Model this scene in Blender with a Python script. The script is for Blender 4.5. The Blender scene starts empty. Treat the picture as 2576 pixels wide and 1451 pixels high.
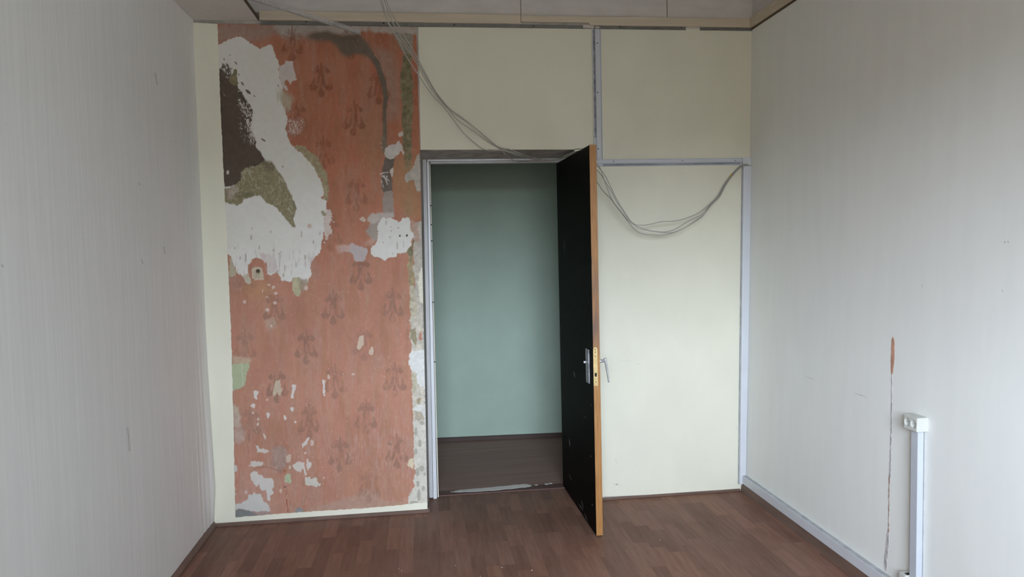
import bpy, bmesh, math, random
import numpy as np
from mathutils import Matrix, Vector

random.seed(7)
rng = np.random.default_rng(7)
SC = bpy.context.scene
COL = SC.collection

# ------------------------------------------------------------------ camera
F, PITCH, YAW, ROLL = 1827.017, 0.0586954, 0.1203181, -0.0246305
CAM = np.array([1.2253474, -4.2075920, 1.5442799])
CX, CY = 1288.0, 725.5
W, LL, LR = 3.1498691, 0.0074569, 0.0223233          # room width; lean of left / right wall
_fw = np.array([math.sin(YAW) * math.cos(PITCH), math.cos(YAW) * math.cos(PITCH), -math.sin(PITCH)])
_r = np.array([math.cos(YAW), -math.sin(YAW), 0.0])
_u = np.cross(_r, _fw)
RV = math.cos(ROLL) * _r + math.sin(ROLL) * _u
UV = -math.sin(ROLL) * _r + math.cos(ROLL) * _u
cam_d = bpy.data.cameras.new('camera')
cam = bpy.data.objects.new('camera', cam_d)
COL.objects.link(cam)
cam_d.sensor_width = 36.0
cam_d.lens = F * 36.0 / 2576.0
cam_d.clip_start = 0.02
m = Matrix.Identity(4)
for i in range(3):
    m[i][0], m[i][1], m[i][2], m[i][3] = RV[i], UV[i], -_fw[i], CAM[i]
cam.matrix_world = m
SC.camera = cam

# ------------------------------------------------------------------ sky, daylight, exposure
REAR = -4.95
BX = 7.0                                                 # left edge of the added sky blocker outside the window
WX0, WX1, WZ0, WZ1 = 0.60, 2.45, 1.08, 2.42
world = bpy.data.worlds.new('overcast_sky')
SC.world = world
world.use_nodes = True
nt = world.node_tree
bg = nt.nodes['Background']
tc = nt.nodes.new('ShaderNodeTexCoord')
sp = nt.nodes.new('ShaderNodeSeparateXYZ')
mr = nt.nodes.new('ShaderNodeMapRange')
mr.inputs['From Min'].default_value = -0.25
mr.inputs['From Max'].default_value = 0.45
cr = nt.nodes.new('ShaderNodeValToRGB')
e = cr.color_ramp.elements
e[0].position = 0.0; e[0].color = (0.09, 0.085, 0.07, 1)
e[1].position = 1.0; e[1].color = (0.86, 0.98, 1.13, 1)
for _p, _c in ((0.36, (0.11, 0.105, 0.09)), (0.395, (0.16, 0.165, 0.165)), (0.44, (0.60, 0.675, 0.76)), (0.55, (0.80, 0.91, 1.04))):
    k = cr.color_ramp.elements.new(_p); k.color = (*_c, 1)
nt.links.new(tc.outputs['Generated'], sp.inputs[0])
nt.links.new(sp.outputs['Z'], mr.inputs['Value'])
nt.links.new(mr.outputs['Result'], cr.inputs['Fac'])
nt.links.new(cr.outputs['Color'], bg.inputs['Color'])
bg.inputs['Strength'].default_value = 46.5
ld = bpy.data.lights.new('window_portal', 'AREA')
ld.shape = 'RECTANGLE'
ld.size, ld.size_y = WX1 - WX0, WZ1 - WZ0
ld.cycles.is_portal = True
lo = bpy.data.objects.new('window_portal', ld)
COL.objects.link(lo)
lo.location = ((WX0 + WX1) / 2, REAR - 0.06, (WZ0 + WZ1) / 2)
lo.rotation_euler = (math.radians(90), 0, 0)              # shines towards +Y
SC.view_settings.view_transform = 'Standard'
SC.view_settings.look = 'None'
SC.view_settings.gamma = 1.0
SC.view_settings.use_curve_mapping = False
SC.view_settings.exposure = 0.0
SC.cycles.max_bounces = 12
SC.cycles.diffuse_bounces = 8

# ------------------------------------------------------------------ pixel <-> room
def ray(x, y):
    return _fw + RV * (x - CX) / F - UV * (y - CY) / F

def at(x, y, plane, val):
    d = ray(x, y); i = 'XYZ'.index(plane)
    return CAM + d * (val - CAM[i]) / d[i]

def at_right(x, y, off=0.0):                             # on the right wall, off metres into the room
    n = np.array([1.0, 0, -LR]); d = ray(x, y)
    return CAM + d * ((W - off) - CAM @ n) / (d @ n)

def at_left(x, y, off=0.0):
    n = np.array([1.0, 0, -LL]); d = ray(x, y)
    return CAM + d * (off - CAM @ n) / (d @ n)

def project(P):
    d = np.asarray(P) - CAM
    q = d @ _fw
    return CX + F * (d @ RV) / q, CY - F * (d @ UV) / q

# ------------------------------------------------------------------ materials
def mat(name, col, rough=0.6, metal=0.0, var=0.0, scale=(8, 8, 8), bump=0.0, bscale=None, coords='pos',
        col2=None, detail=4.0, rnd=0.0, spec=0.5, bdist=0.002, lo=0.35, hi=0.65):
    m = bpy.data.materials.new(name)
    m.use_nodes = True
    n = m.node_tree; L = n.links
    b = n.nodes['Principled BSDF']
    b.inputs['Roughness'].default_value = rough
    b.inputs['Metallic'].default_value = metal
    b.inputs['Specular IOR Level'].default_value = spec
    b.inputs['Base Color'].default_value = (*col, 1)
    def vec(sc):
        if coords == 'pos':
            s = n.nodes.new('ShaderNodeNewGeometry').outputs['Position']
        else:
            s = n.nodes.new('ShaderNodeTexCoord').outputs['Object']
        mp = n.nodes.new('ShaderNodeMapping')
        mp.inputs['Scale'].default_value = sc
        L.new(s, mp.inputs['Vector'])
        return mp.outputs['Vector']
    cur = None
    if var > 0 or col2 is not None:
        no = n.nodes.new('ShaderNodeTexNoise'); no.inputs['Scale'].default_value = 1.0
        no.inputs['Detail'].default_value = detail
        v = vec(scale)
        if rnd > 0:
            oi = n.nodes.new('ShaderNodeObjectInfo')
            ad = n.nodes.new('ShaderNodeVectorMath'); ad.operation = 'ADD'
            sc = n.nodes.new('ShaderNodeMath'); sc.operation = 'MULTIPLY'; sc.inputs[1].default_value = 137.0
            L.new(oi.outputs['Random'], sc.inputs[0])
            L.new(v, ad.inputs[0]); L.new(sc.outputs[0], ad.inputs[1])
            v = ad.outputs[0]
        L.new(v, no.inputs['Vector'])
        mr = n.nodes.new('ShaderNodeMapRange')
        mr.inputs['From Min'].default_value = lo; mr.inputs['From Max'].default_value = hi
        L.new(no.outputs['Fac'], mr.inputs['Value'])
        mx = n.nodes.new('ShaderNodeMix'); mx.data_type = 'RGBA'
        L.new(mr.outputs['Result'], mx.inputs[0])
        c2 = col2 if col2 is not None else tuple(c * (1 + var) for c in col)
        c1 = col if col2 is not None else tuple(c * (1 - var) for c in col)
        mx.inputs[6].default_value = (*c1, 1); mx.inputs[7].default_value = (*c2, 1)
        cur = mx.outputs[2]
    if rnd > 0:
        oi = n.nodes.new('ShaderNodeObjectInfo')
        mr = n.nodes.new('ShaderNodeMapRange')
        mr.inputs['To Min'].default_value = 1 - rnd; mr.inputs['To Max'].default_value = 1 + rnd
        L.new(oi.outputs['Random'], mr.inputs['Value'])
        mu = n.nodes.new('ShaderNodeVectorMath'); mu.operation = 'SCALE'
        L.new(cur, mu.inputs[0]); L.new(mr.outputs['Result'], mu.inputs['Scale'])
        cur = mu.outputs[0]
    if cur is not None:
        L.new(cur, b.inputs['Base Color'])
    if bump > 0:
        no = n.nodes.new('ShaderNodeTexNoise'); no.inputs['Scale'].default_value = 1.0
        no.inputs['Detail'].default_value = 5.0
        L.new(vec(bscale or scale), no.inputs['Vector'])
        bp = n.nodes.new('ShaderNodeBump'); bp.inputs['Strength'].default_value = bump
        bp.inputs['Distance'].default_value = bdist
        L.new(no.outputs['Fac'], bp.inputs['Height'])
        L.new(bp.outputs['Normal'], b.inputs['Normal'])
    m['c'] = 1
    return m

M = {}
M['cream'] = mat('cream_wallpaper', (0.755, 0.735, 0.61), 0.75, var=0.02, scale=(5, 5, 3), bump=0.15, bscale=(300, 300, 300), bdist=0.0006)
M['left'] = mat('streaked_wallpaper', (0.79, 0.795, 0.775), 0.8, var=0.028, scale=(60, 60, 2.2), bump=0.25, bscale=(150, 150, 4), bdist=0.0009, detail=6)
M['right'] = mat('pale_wallpaper', (0.82, 0.825, 0.795), 0.8, var=0.014, scale=(14, 14, 2.2), bump=0.15, bscale=(160, 160, 5), bdist=0.0006, detail=6)
M['plain'] = mat('plain_plaster', (0.62, 0.6, 0.55), 0.85, var=0.04)
M['reveal'] = mat('bare_reveal_plaster', (0.43, 0.40, 0.36), 0.9, var=0.2, scale=(14, 14, 9), bump=0.5, bscale=(60, 60, 60))
M['ceil'] = mat('old_ceiling_paint', (0.36, 0.335, 0.31), 0.9, var=0.05)
M['frieze'] = mat('whitewashed_board', (0.62, 0.585, 0.56), 0.85, var=0.05, scale=(6, 6, 20), bump=0.2, bscale=(40, 40, 40))
M['panel'] = mat('grey_ceiling_tile', (0.66, 0.625, 0.59), 0.9, var=0.03, scale=(60, 60, 60))
M['panel_edge_gap_shade'] = mat('dark_tile_edge_gap_shade', (0.12, 0.09, 0.06), 0.9, var=0.2)
M['beige'] = mat('beige_painted_wood', (0.60, 0.515, 0.40), 0.6, var=0.06, scale=(2, 12, 40), bump=0.2)
M['steel'] = mat('galvanised_steel', (0.22, 0.215, 0.205), 0.55, 0.35, var=0.12, scale=(20, 20, 20))
M['dark'] = mat('dark_hole', (0.015, 0.013, 0.012), 0.9)
M['tape'] = mat('whitewash_smear', (0.60, 0.57, 0.53), 0.85, var=0.05)
M['duct'] = mat('lilac_white_plastic', (0.625, 0.645, 0.69), 0.35, var=0.02, scale=(10, 10, 10))
M['duct_in'] = mat('darker_duct_channel', (0.30, 0.31, 0.35), 0.5, var=0.55, scale=(5, 30, 30), lo=0.3, hi=0.7)  # darker and blotchier than the duct plastic
M['duct_top'] = mat('grey_plastic_ledge', (0.40, 0.41, 0.43), 0.8, var=0.15, scale=(20, 20, 20))  # greyer tone for the duct top and base strips
M['socket'] = mat('ivory_white_plastic', (0.56, 0.565, 0.525), 0.4, var=0.01)
M['duct_dimmed'] = mat('lilac_white_plastic_dimmed', (0.50, 0.525, 0.575), 0.4, var=0.02, scale=(10, 10, 10))  # same plastic as the other ducts, darkened against the strong window light
M['brass'] = mat('worn_brass', (0.56, 0.42, 0.20), 0.5, 0.5, var=0.12, scale=(60, 60, 60))
M['chrome'] = mat('dull_chrome', (0.66, 0.66, 0.66), 0.25, 0.6, var=0.08, scale=(40, 40, 40))
M['escutcheon'] = mat('scuffed_aluminium', (0.52, 0.52, 0.56), 0.4, 0.45, col2=(0.16, 0.16, 0.18), scale=(120, 120, 25), lo=0.45, hi=0.62)
M['black'] = mat('black_door_film', (0.0055, 0.0052, 0.0044), 0.55, var=0.25, scale=(3, 3, 30), spec=0.05)
M['scuff'] = mat('pale_scuff', (0.17, 0.165, 0.155), 0.8, var=0.1)
M['mark'] = mat('dark_scuff', (0.20, 0.19, 0.18), 0.8, var=0.1)
M['room_face'] = mat('door_room_face', (0.10, 0.07, 0.05), 0.5, var=0.1)
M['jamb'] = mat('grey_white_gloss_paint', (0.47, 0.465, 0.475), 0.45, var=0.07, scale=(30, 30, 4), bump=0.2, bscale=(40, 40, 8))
M['jamb_lip'] = mat('white_gloss_paint', (0.66, 0.67, 0.70), 0.35, var=0.06, scale=(30, 30, 6))
M['jamb_seal'] = mat('cream_seal', (0.62, 0.58, 0.50), 0.6, var=0.06)
M['green'] = mat('pale_green_paint', (0.425, 0.545, 0.455), 0.6, var=0.03, scale=(4, 4, 4), bump=0.15, bscale=(30, 30, 30))
M['cor_floor'] = mat('corridor_lino', (0.245, 0.145, 0.115), 0.55, col2=(0.30, 0.195, 0.16), scale=(1.4, 22, 1), spec=0.2, detail=3, lo=0.3, hi=0.7)
M['base_brown'] = mat('brown_skirting', (0.15, 0.092, 0.071), 0.5, var=0.15, scale=(5, 5, 30))
M['base_dark'] = mat('dark_brown_skirting', (0.064, 0.034, 0.027), 0.5, var=0.15, scale=(5, 5, 30))
M['floor_far'] = mat('parquet_print', (0.14, 0.085, 0.066), 0.45, col2=(0.21, 0.135, 0.108), scale=(14, 3.5, 1), detail=2)
M['joint'] = mat('floor_joint', (0.10, 0.058, 0.044), 0.8)
M['cable'] = mat('grey_cable_sheath', (0.42, 0.41, 0.37), 0.5, var=0.06, scale=(20, 20, 20))
M['orange'] = mat('orange_tag', (0.62, 0.36, 0.06), 0.5, var=0.05)
M['bead'] = mat('white_steel_bead', (0.43, 0.405, 0.39), 0.5, 0.1, var=0.1, scale=(20, 20, 20))
M['faint'] = mat('faint_scuff', (0.48, 0.47, 0.45), 0.8, var=0.1)
M['threshold'] = mat('maroon_threshold', (0.105, 0.046, 0.036), 0.55, var=0.2, scale=(5, 30, 30))
M['crumb'] = mat('white_plaster_crumb', (0.70, 0.67, 0.62), 0.9, var=0.05)
M['tear_pink'] = mat('torn_paper_pink', (0.50, 0.27, 0.19), 0.85, var=0.2, scale=(60, 60, 20))
M['tear_grey'] = mat('torn_paper_grey', (0.34, 0.33, 0.33), 0.85, col2=(0.58, 0.55, 0.54), scale=(90, 90, 30), lo=0.42, hi=0.58)
M['sky_blocker'] = mat('sky_blocker_grey', (0.30, 0.29, 0.27), 0.9, var=0.08, scale=(0.5, 0.5, 0.5))
M['win'] = mat('white_window_frame', (0.75, 0.75, 0.73), 0.4, var=0.02)

def wood_plank(name, c1, c2, rnd, rough):
    m = mat(name, c1, rough, col2=c2, scale=(55, 5, 1), coords='obj', rnd=rnd, detail=5, lo=0.3, hi=0.7, spec=0.09)
    n = m.node_tree; L = n.links; b = n.nodes['Principled BSDF']     # trodden-in dust
    src = b.inputs['Base Color'].links[0].from_socket
    no = n.nodes.new('ShaderNodeTexNoise'); no.inputs['Scale'].default_value = 2.6; no.inputs['Detail'].default_value = 5
    L.new(n.nodes.new('ShaderNodeNewGeometry').outputs['Position'], no.inputs['Vector'])
    mr = n.nodes.new('ShaderNodeMapRange'); mr.inputs['From Min'].default_value = 0.42; mr.inputs['From Max'].default_value = 0.72; mr.inputs['To Max'].default_value = 0.3
    L.new(no.outputs['Fac'], mr.inputs['Value'])
    mx = n.nodes.new('ShaderNodeMix'); mx.data_type = 'RGBA'
    L.new(mr.outputs['Result'], mx.inputs[0]); L.new(src, mx.inputs[6]); mx.inputs[7].default_value = (0.225, 0.155, 0.122, 1)
    L.new(mx.outputs[2], b.inputs['Base Color'])
    return m
M['plank'] = wood_plank('plank_lino', (0.170, 0.084, 0.057), (0.220, 0.118, 0.085), 0.21, 0.42)

def oak():
    m = mat('oak_lipping', (0.290, 0.128, 0.034), 0.5, col2=(0.405, 0.195, 0.060), scale=(180, 180, 9), detail=5, lo=0.35, hi=0.65)
    n = m.node_tree; L = n.links; b = n.nodes['Principled BSDF']
    src = b.inputs['Base Color'].links[0].from_socket
    pos = n.nodes.new('ShaderNodeNewGeometry').outputs['Position']
    s = n.nodes.new('ShaderNodeSeparateXYZ'); L.new(pos, s.inputs[0])
    r = n.nodes.new('ShaderNodeValToRGB')                # grimy worn band above the lock
    e = r.color_ramp.elements
    e[0].position = 0.0; e[0].color = (0, 0, 0, 1); e[1].position = 1.0; e[1].color = (0, 0, 0, 1)
    for p, v in ((0.46, 0.0), (0.50, 0.45), (0.54, 0.9), (0.60, 0.6), (0.66, 0.5), (0.72, 0.0)):
        k = r.color_ramp.elements.new(p); k.color = (v, v, v, 1)
    h = n.nodes.new('ShaderNodeMath'); h.operation = 'DIVIDE'; h.inputs[1].default_value = 2.05
    no = n.nodes.new('ShaderNodeTexNoise'); no.inputs['Scale'].default_value = 45
    mp = n.nodes.new('ShaderNodeMapping'); mp.inputs['Scale'].default_value = (1.2, 1, 0.12)
    L.new(pos, mp.inputs['Vector']); L.new(mp.outputs['Vector'], no.inputs['Vector'])
    L.new(s.outputs['Z'], h.inputs[0]); L.new(h.outputs[0], r.inputs['Fac'])
    mul = n.nodes.new('ShaderNodeMath'); mul.operation = 'MULTIPLY'
    mm = n.nodes.new('ShaderNodeMapRange'); mm.inputs['From Min'].default_value = 0.22; mm.inputs['From Max'].default_value = 0.5
    L.new(no.outputs['Fac'], mm.inputs['Value'])
    L.new(r.outputs['Color'], mul.inputs[0]); L.new(mm.outputs['Result'], mul.inputs[1])
    mx = n.nodes.new('ShaderNodeMix'); mx.data_type = 'RGBA'
    L.new(mul.outputs[0], mx.inputs[0]); L.new(src, mx.inputs[6])
    mx.inputs[7].default_value = (0.15, 0.085, 0.06, 1)
    L.new(mx.outputs[2], b.inputs['Base Color'])
    return m
M['oak'] = oak()

def glass():
    m = bpy.data.materials.new('window_glass'); m.use_nodes = True
    n = m.node_tree; n.nodes.clear()
    o = n.nodes.new('ShaderNodeOutputMaterial'); t = n.nodes.new('ShaderNodeBsdfTransparent')
    g = n.nodes.new('ShaderNodeBsdfGlossy'); g.inputs['Roughness'].default_value = 0.02
    x = n.nodes.new('ShaderNodeMixShader'); x.inputs[0].default_value = 0.06
    n.links.new(t.outputs[0], x.inputs[1]); n.links.new(g.outputs[0], x.inputs[2]); n.links.new(x.outputs[0], o.inputs[0])
    return m
M['glass'] = glass()

def plaster_mat():                                       # paint colours come with the mesh, fine relief from noise
    m = bpy.data.materials.new('old_painted_plaster'); m.use_nodes = True
    n = m.node_tree; L = n.links; b = n.nodes['Principled BSDF']
    b.inputs['Roughness'].default_value = 0.85
    b.inputs['Specular IOR Level'].default_value = 0.25
    a = n.nodes.new('ShaderNodeVertexColor'); a.layer_name = 'paint'
    L.new(a.outputs['Color'], b.inputs['Base Color'])
    no = n.nodes.new('ShaderNodeTexNoise'); no.inputs['Scale'].default_value = 120; no.inputs['Detail'].default_value = 4
    L.new(n.nodes.new('ShaderNodeNewGeometry').outputs['Position'], no.inputs['Vector'])
    bp = n.nodes.new('ShaderNodeBump'); bp.inputs['Strength'].default_value = 0.25; bp.inputs['Distance'].default_value = 0.001
    L.new(no.outputs['Fac'], bp.inputs['Height']); L.new(bp.outputs['Normal'], b.inputs['Normal'])
    return m
M['plaster'] = plaster_mat()

# ------------------------------------------------------------------ mesh helpers
ROOTLOC = {}

class MB:
    def __init__(s):
        s.v, s.f, s.mi = [], [], []
    def add(s, vs, fs, mi=0):
        b = len(s.v)
        s.v += [tuple(map(float, p)) for p in vs]
        s.f += [tuple(b + i for i in q) for q in fs]
        s.mi += [mi] * len(fs)
        return s
    def box(s, a, b, mi=0):
        x0, y0, z0 = a; x1, y1, z1 = b
        vs = [(x0, y0, z0), (x1, y0, z0), (x1, y1, z0), (x0, y1, z0), (x0, y0, z1), (x1, y0, z1), (x1, y1, z1), (x0, y1, z1)]
        return s.hexa(vs, mi)
    def hexa(s, vs, mi=0):
        return s.add(vs, [(0, 3, 2, 1), (4, 5, 6, 7), (0, 1, 5, 4), (1, 2, 6, 5), (2, 3, 7, 6), (3, 0, 4, 7)], mi)
    def prism(s, poly, off, mi=0):                       # planar polygon pushed along off
        n = len(poly); o = np.array(off, float)
        vs = [np.array(p, float) for p in poly] + [np.array(p, float) + o for p in poly]
        fs = [tuple(range(n)), tuple(range(2 * n - 1, n - 1, -1))] + [(i, i + n, (i + 1) % n + n, (i + 1) % n) for i in range(n)]
        return s.add(vs, fs, mi)
    def tube(s, pts, r, n=8, mi=0, cap=True):
        P = [np.array(p, float) for p in pts]
        vs, fs = [], []
        up = np.array([0.0, 0.2, 1.0])
        prev = None
        for i, p in enumerate(P):
            t = P[min(i + 1, len(P) - 1)] - P[max(i - 1, 0)]
            t /= np.linalg.norm(t) + 1e-12
            a = (np.cross(t, up) if prev is None else prev - t * (prev @ t))
            if np.linalg.norm(a) < 1e-6:
                a = np.cross(t, np.array([1.0, 0, 0]))
            a /= np.linalg.norm(a); prev = a
            c = np.cross(t, a)
            rr = r[i] if hasattr(r, '__len__') else r
            for k in range(n):
                th = 2 * math.pi * k / n
                vs.append(p + rr * (math.cos(th) * a + math.sin(th) * c))
        for i in range(len(P) - 1):
            for k in range(n):
                fs.append((i * n + k, i * n + (k + 1) % n, (i + 1) * n + (k + 1) % n, (i + 1) * n + k))
        if cap:
            fs.append(tuple(range(n - 1, -1, -1)))
            fs.append(tuple((len(P) - 1) * n + k for k in range(n)))
        return s.add(vs, fs, mi)
    def build(s, name, mats, parent=None, origin=None, bevel=0.0, smooth=False, seg=2):
        me = bpy.data.meshes.new(name)
        if origin is None:
            if parent is not None:
                origin = ROOTLOC[parent.name]
            else:
                a = np.array(s.v); origin = ((a[:, 0].min() + a[:, 0].max()) / 2, (a[:, 1].min() + a[:, 1].max()) / 2, a[:, 2].min())
        o0 = np.array(origin, float)
        me.from_pydata([tuple(np.array(p) - o0) for p in s.v], [], s.f)
        mats = mats if isinstance(mats, (list, tuple)) else [mats]
        for q in mats:
            me.materials.append(q)
        me.polygons.foreach_set('material_index', s.mi)
        bm = bmesh.new(); bm.from_mesh(me)
        bmesh.ops.recalc_face_normals(bm, faces=bm.faces)
        if bevel > 0:
            ed = [q for q in bm.edges if len(q.link_faces) == 2 and q.calc_face_angle(0) > 0.5]
            bmesh.ops.bevel(bm, geom=ed, offset=bevel, segments=seg, affect='EDGES', profile=0.6, clamp_overlap=True)
        bm.to_mesh(me); bm.free()
        if smooth:
            me.polygons.foreach_set('use_smooth', [True] * len(me.polygons))
        me.update()
        o = bpy.data.objects.new(name, me)
        COL.objects.link(o)
        if parent is not None:
            o.parent = parent
            o.location = tuple(o0 - np.array(ROOTLOC[parent.name]))
        else:
            o.location = tuple(o0)
        ROOTLOC[o.name] = tuple(o0)
        return o

def empty(name, loc):
    o = bpy.data.objects.new(name, None)
    COL.objects.link(o)
    o.location = tuple(map(float, loc))
    o.empty_display_size = 0.1
    ROOTLOC[o.name] = tuple(map(float, loc))
    return o

def tag(o, label=None, cat=None, group=None, kind=None):
    for kx, vx in (('label', label), ('category', cat), ('group', group), ('kind', kind)):
        if vx:
            o[kx] = vx
    return o

def spline(P, n=8):                                      # Catmull-Rom through the points
    P = [np.array(p, float) for p in P]
    Q = [2 * P[0] - P[1]] + P + [2 * P[-1] - P[-2]]
    out = []
    for i in range(1, len(Q) - 2):
        for k in range(n):
            t = k / n
            a, b, c, d = Q[i - 1], Q[i], Q[i + 1], Q[i + 2]
            out.append(0.5 * (2 * b + (c - a) * t + (2 * a - 5 * b + 4 * c - d) * t * t + (3 * b - a - 3 * c + d) * t ** 3))
    out.append(P[-1])
    return out

# ------------------------------------------------------------------ numpy noise
_T = np.random.default_rng(3).random((256, 256))
def vnoise(x, y, seed=0):
    x = x + seed * 17.31; y = y + seed * 9.77
    xi = np.floor(x).astype(int); yi = np.floor(y).astype(int)
    fx = x - xi; fy = y - yi
    fx = fx * fx * (3 - 2 * fx); fy = fy * fy * (3 - 2 * fy)
    g = lambda a, b: _T[a & 255, b & 255]
    return (g(xi, yi) * (1 - fx) + g(xi + 1, yi) * fx) * (1 - fy) + (g(xi, yi + 1) * (1 - fx) + g(xi + 1, yi + 1) * fx) * fy
def fbm(x, y, o=4, seed=0):
    s = 0; a = 1; t = 0
    for i in range(o):
        s = s + a * vnoise(x * 2 ** i, y * 2 ** i, seed + i); t += a; a *= 0.55
    return s / t

# ================================================================== SETTING
Z_TOP = 3.15
LINTEL = at(1200, 376, 'Y', 0.0)[2]
XJ = 1.2265                                              # left corner of the door recess
XJZ = lambda z: 1.2035 + 0.022 * z / 2.05               # that corner leans like the left wall
XR = 2.122                                               # right corner of the door recess
FR_Y = 0.20                                              # front of the door frame

# floor: dark bed, separate planks where the photograph shows them, printed pattern behind the camera
PL_Y0 = -1.50
b = MB()
b.box((-0.15, REAR, -0.10), (W + 0.2, 0.27, -0.004), 0)
b.box((-0.15, REAR, -0.0038), (W + 0.2, PL_Y0, 0.0), 1)
floor = tag(b.build('floor', [M['joint'], M['floor_far']]), 'reddish brown lino floor with a parquet plank pattern', 'floor', kind='structure')
PW, PLEN = 0.0705, 0.285
def plank_mesh(wd, ln):
    q = MB(); g = 0.0002
    q.box((-wd / 2 + g, -ln / 2 + g, -0.0038), (wd / 2 - g, ln / 2 - g, 0.0))
    return q
_cache = {}
def add_plank(x0, x1, y0, y1):
    key = (round(x1 - x0, 3), round(y1 - y0, 3))
    loc = np.array([(x0 + x1) / 2, (y0 + y1) / 2, random.uniform(-0.0004, 0.0)])
    if key in _cache:
        o = _cache[key].copy(); COL.objects.link(o)
    else:
        o = plank_mesh(*key).build('plank', M['plank'], None, origin=(0, 0, 0))
        _cache[key] = o
    o.parent = floor
    o.location = tuple(loc - np.array(ROOTLOC['floor']))
x = -0.0
ci = 0
while x < W - 0.005:
    x1 = min(x + PW, W + 0.01)
    y_end = 0.252 if (x > XJ - 0.03 and x1 < XR + 0.03) else 0.0
    y = PL_Y0 - (0.0 if ci % 4 == 0 else random.choice((0.07, 0.14, 0.21)))
    first = True
    while y < y_end - 0.002:
        y1 = y + PLEN
        if y1 > y_end - 0.04:
            y1 = y_end
        add_plank(x, x1, max(y, PL_Y0), y1)
        y = y1
    x = x1; ci += 1

# back wall body with door opening
wall_back = tag(empty('wall_back', (1.6, 0.1, 0.0)), 'far wall with the doorway, half stripped to pink paint, half cream wallpaper', 'wall', kind='structure')
q = MB()
for xa_, xb_, ya_ in ((None, 0.004, 0.009), (0.008, 0.0, 0.004)):
    c_ = []
    for z in (0, Z_TOP):
        x0_ = -0.15 if xa_ is None else XJZ(z) - xa_
        x1_ = XJZ(z) - xb_
        c_ += [(x0_, ya_, z), (x1_, ya_, z), (x1_, 0.25, z), (x0_, 0.25, z)]
    q.hexa(c_)
q.build('left_pier', M['reveal'], wall_back)
MB().box((XJ, 0.002, LINTEL), (XR, 0.25, Z_TOP)).build('lintel', M['reveal'], wall_back)
MB().box((XR, 0.002, 0), (W + 0.25, 0.25, Z_TOP)).build('right_pier', M['reveal'], wall_back)

def wall_sheet(name, px, y0=-0.0012, y1=0.0015, m=M['cream'], rag=0.0, closed_rag=None):
    pts = []
    n = len(px)
    for i in range(n):
        a, c = px[i], px[(i + 1) % n]
        k = 1
        if closed_rag and i in closed_rag:
            k = max(2, int(math.hypot(c[0] - a[0], c[1] - a[1]) / 7))
        for j in range(k):
            t = j / k
            q = (a[0] + (c[0] - a[0]) * t, a[1] + (c[1] - a[1]) * t)
            if closed_rag and i in closed_rag and 0 < j:
                q = (q[0] + random.uniform(-rag, rag), q[1] + random.uniform(-rag, rag))
            pts.append(at(q[0], q[1], 'Y', y0))
    return MB().prism(pts, (0, y1 - y0, 0)).build(name, m, wall_back)

# cream wallpaper that is still on the wall (left strip + foot strip, above the door, right of the door)
tag(wall_sheet('wallpaper', [(470, 56), (547, 60), (556, 300), (571, 600), (582, 860), (588, 1100), (592, 1301), (760, 1288), (960, 1275), (1074.5, 1263),
                             (1075.5, 1281), (960, 1291), (760, 1307), (540, 1326), (470, 1326)], rag=0.8, closed_rag=(1, 2, 3, 4, 5, 6, 7, 8)),
    'cream wallpaper strip left beside and under the stripped patch')
tag(wall_sheet('wallpaper', [(1052, 68), (1491, 71), (1492, 374), (1440, 376), (1058, 376.5), (1056, 240)]), 'cream wallpaper above the doorway')
wall_sheet('wallpaper', [(1491, 71), (1900, 71), (1898, 700), (1880, 1235), project((XR, 0, 0.025)), project((XR, 0, LINTEL)), project((at(1492, 374, 'Y', 0)[0], 0, LINTEL))])

q = MB()
for (x, y, x2, y2, w) in ((1546, 1148, 1553, 1168, 1.2), (1536, 1214, 1566, 1222, 2.5), (1543, 1224, 1560, 1212, 1.5), (1556, 907, 1600, 909, 1.0), (1597, 914, 1613, 918, 1.2), (1851, 1068, 1855, 1082, 1.5), (1629, 996, 1632, 1000, 1.4)):
    dx, dy = x2 - x, y2 - y; l = math.hypot(dx, dy); nx, ny = -dy / l * w / 2, dx / l * w / 2
    P = [at(a, c, 'Y', -0.0015) for a, c in ((x, y), ((x + x2) / 2 + nx, (y + y2) / 2 + ny), (x2, y2), ((x + x2) / 2 - nx, (y + y2) / 2 - ny))]
    q.prism(P, (0, 0.001, 0))
tag(q.build('scuff_marks', mat('grey_smudge', (0.60, 0.59, 0.54), 0.8, var=0.05), wall_back), kind='stuff')

# frieze boards above the old ceiling line
for a, c in ((560, 1309.5), (1311.5, 1677), (1679.5, 1899)):
    z0 = 2.855
    xa, xc = at(a, 40, 'Y', -0.006)[0], at(c, 40, 'Y', -0.006)[0]
    MB().box((xa, -0.006 - random.uniform(0, 0.003), z0), (xc, 0.0, Z_TOP)).build('frieze_board', M['frieze'], wall_back, bevel=0.001, seg=1)

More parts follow.
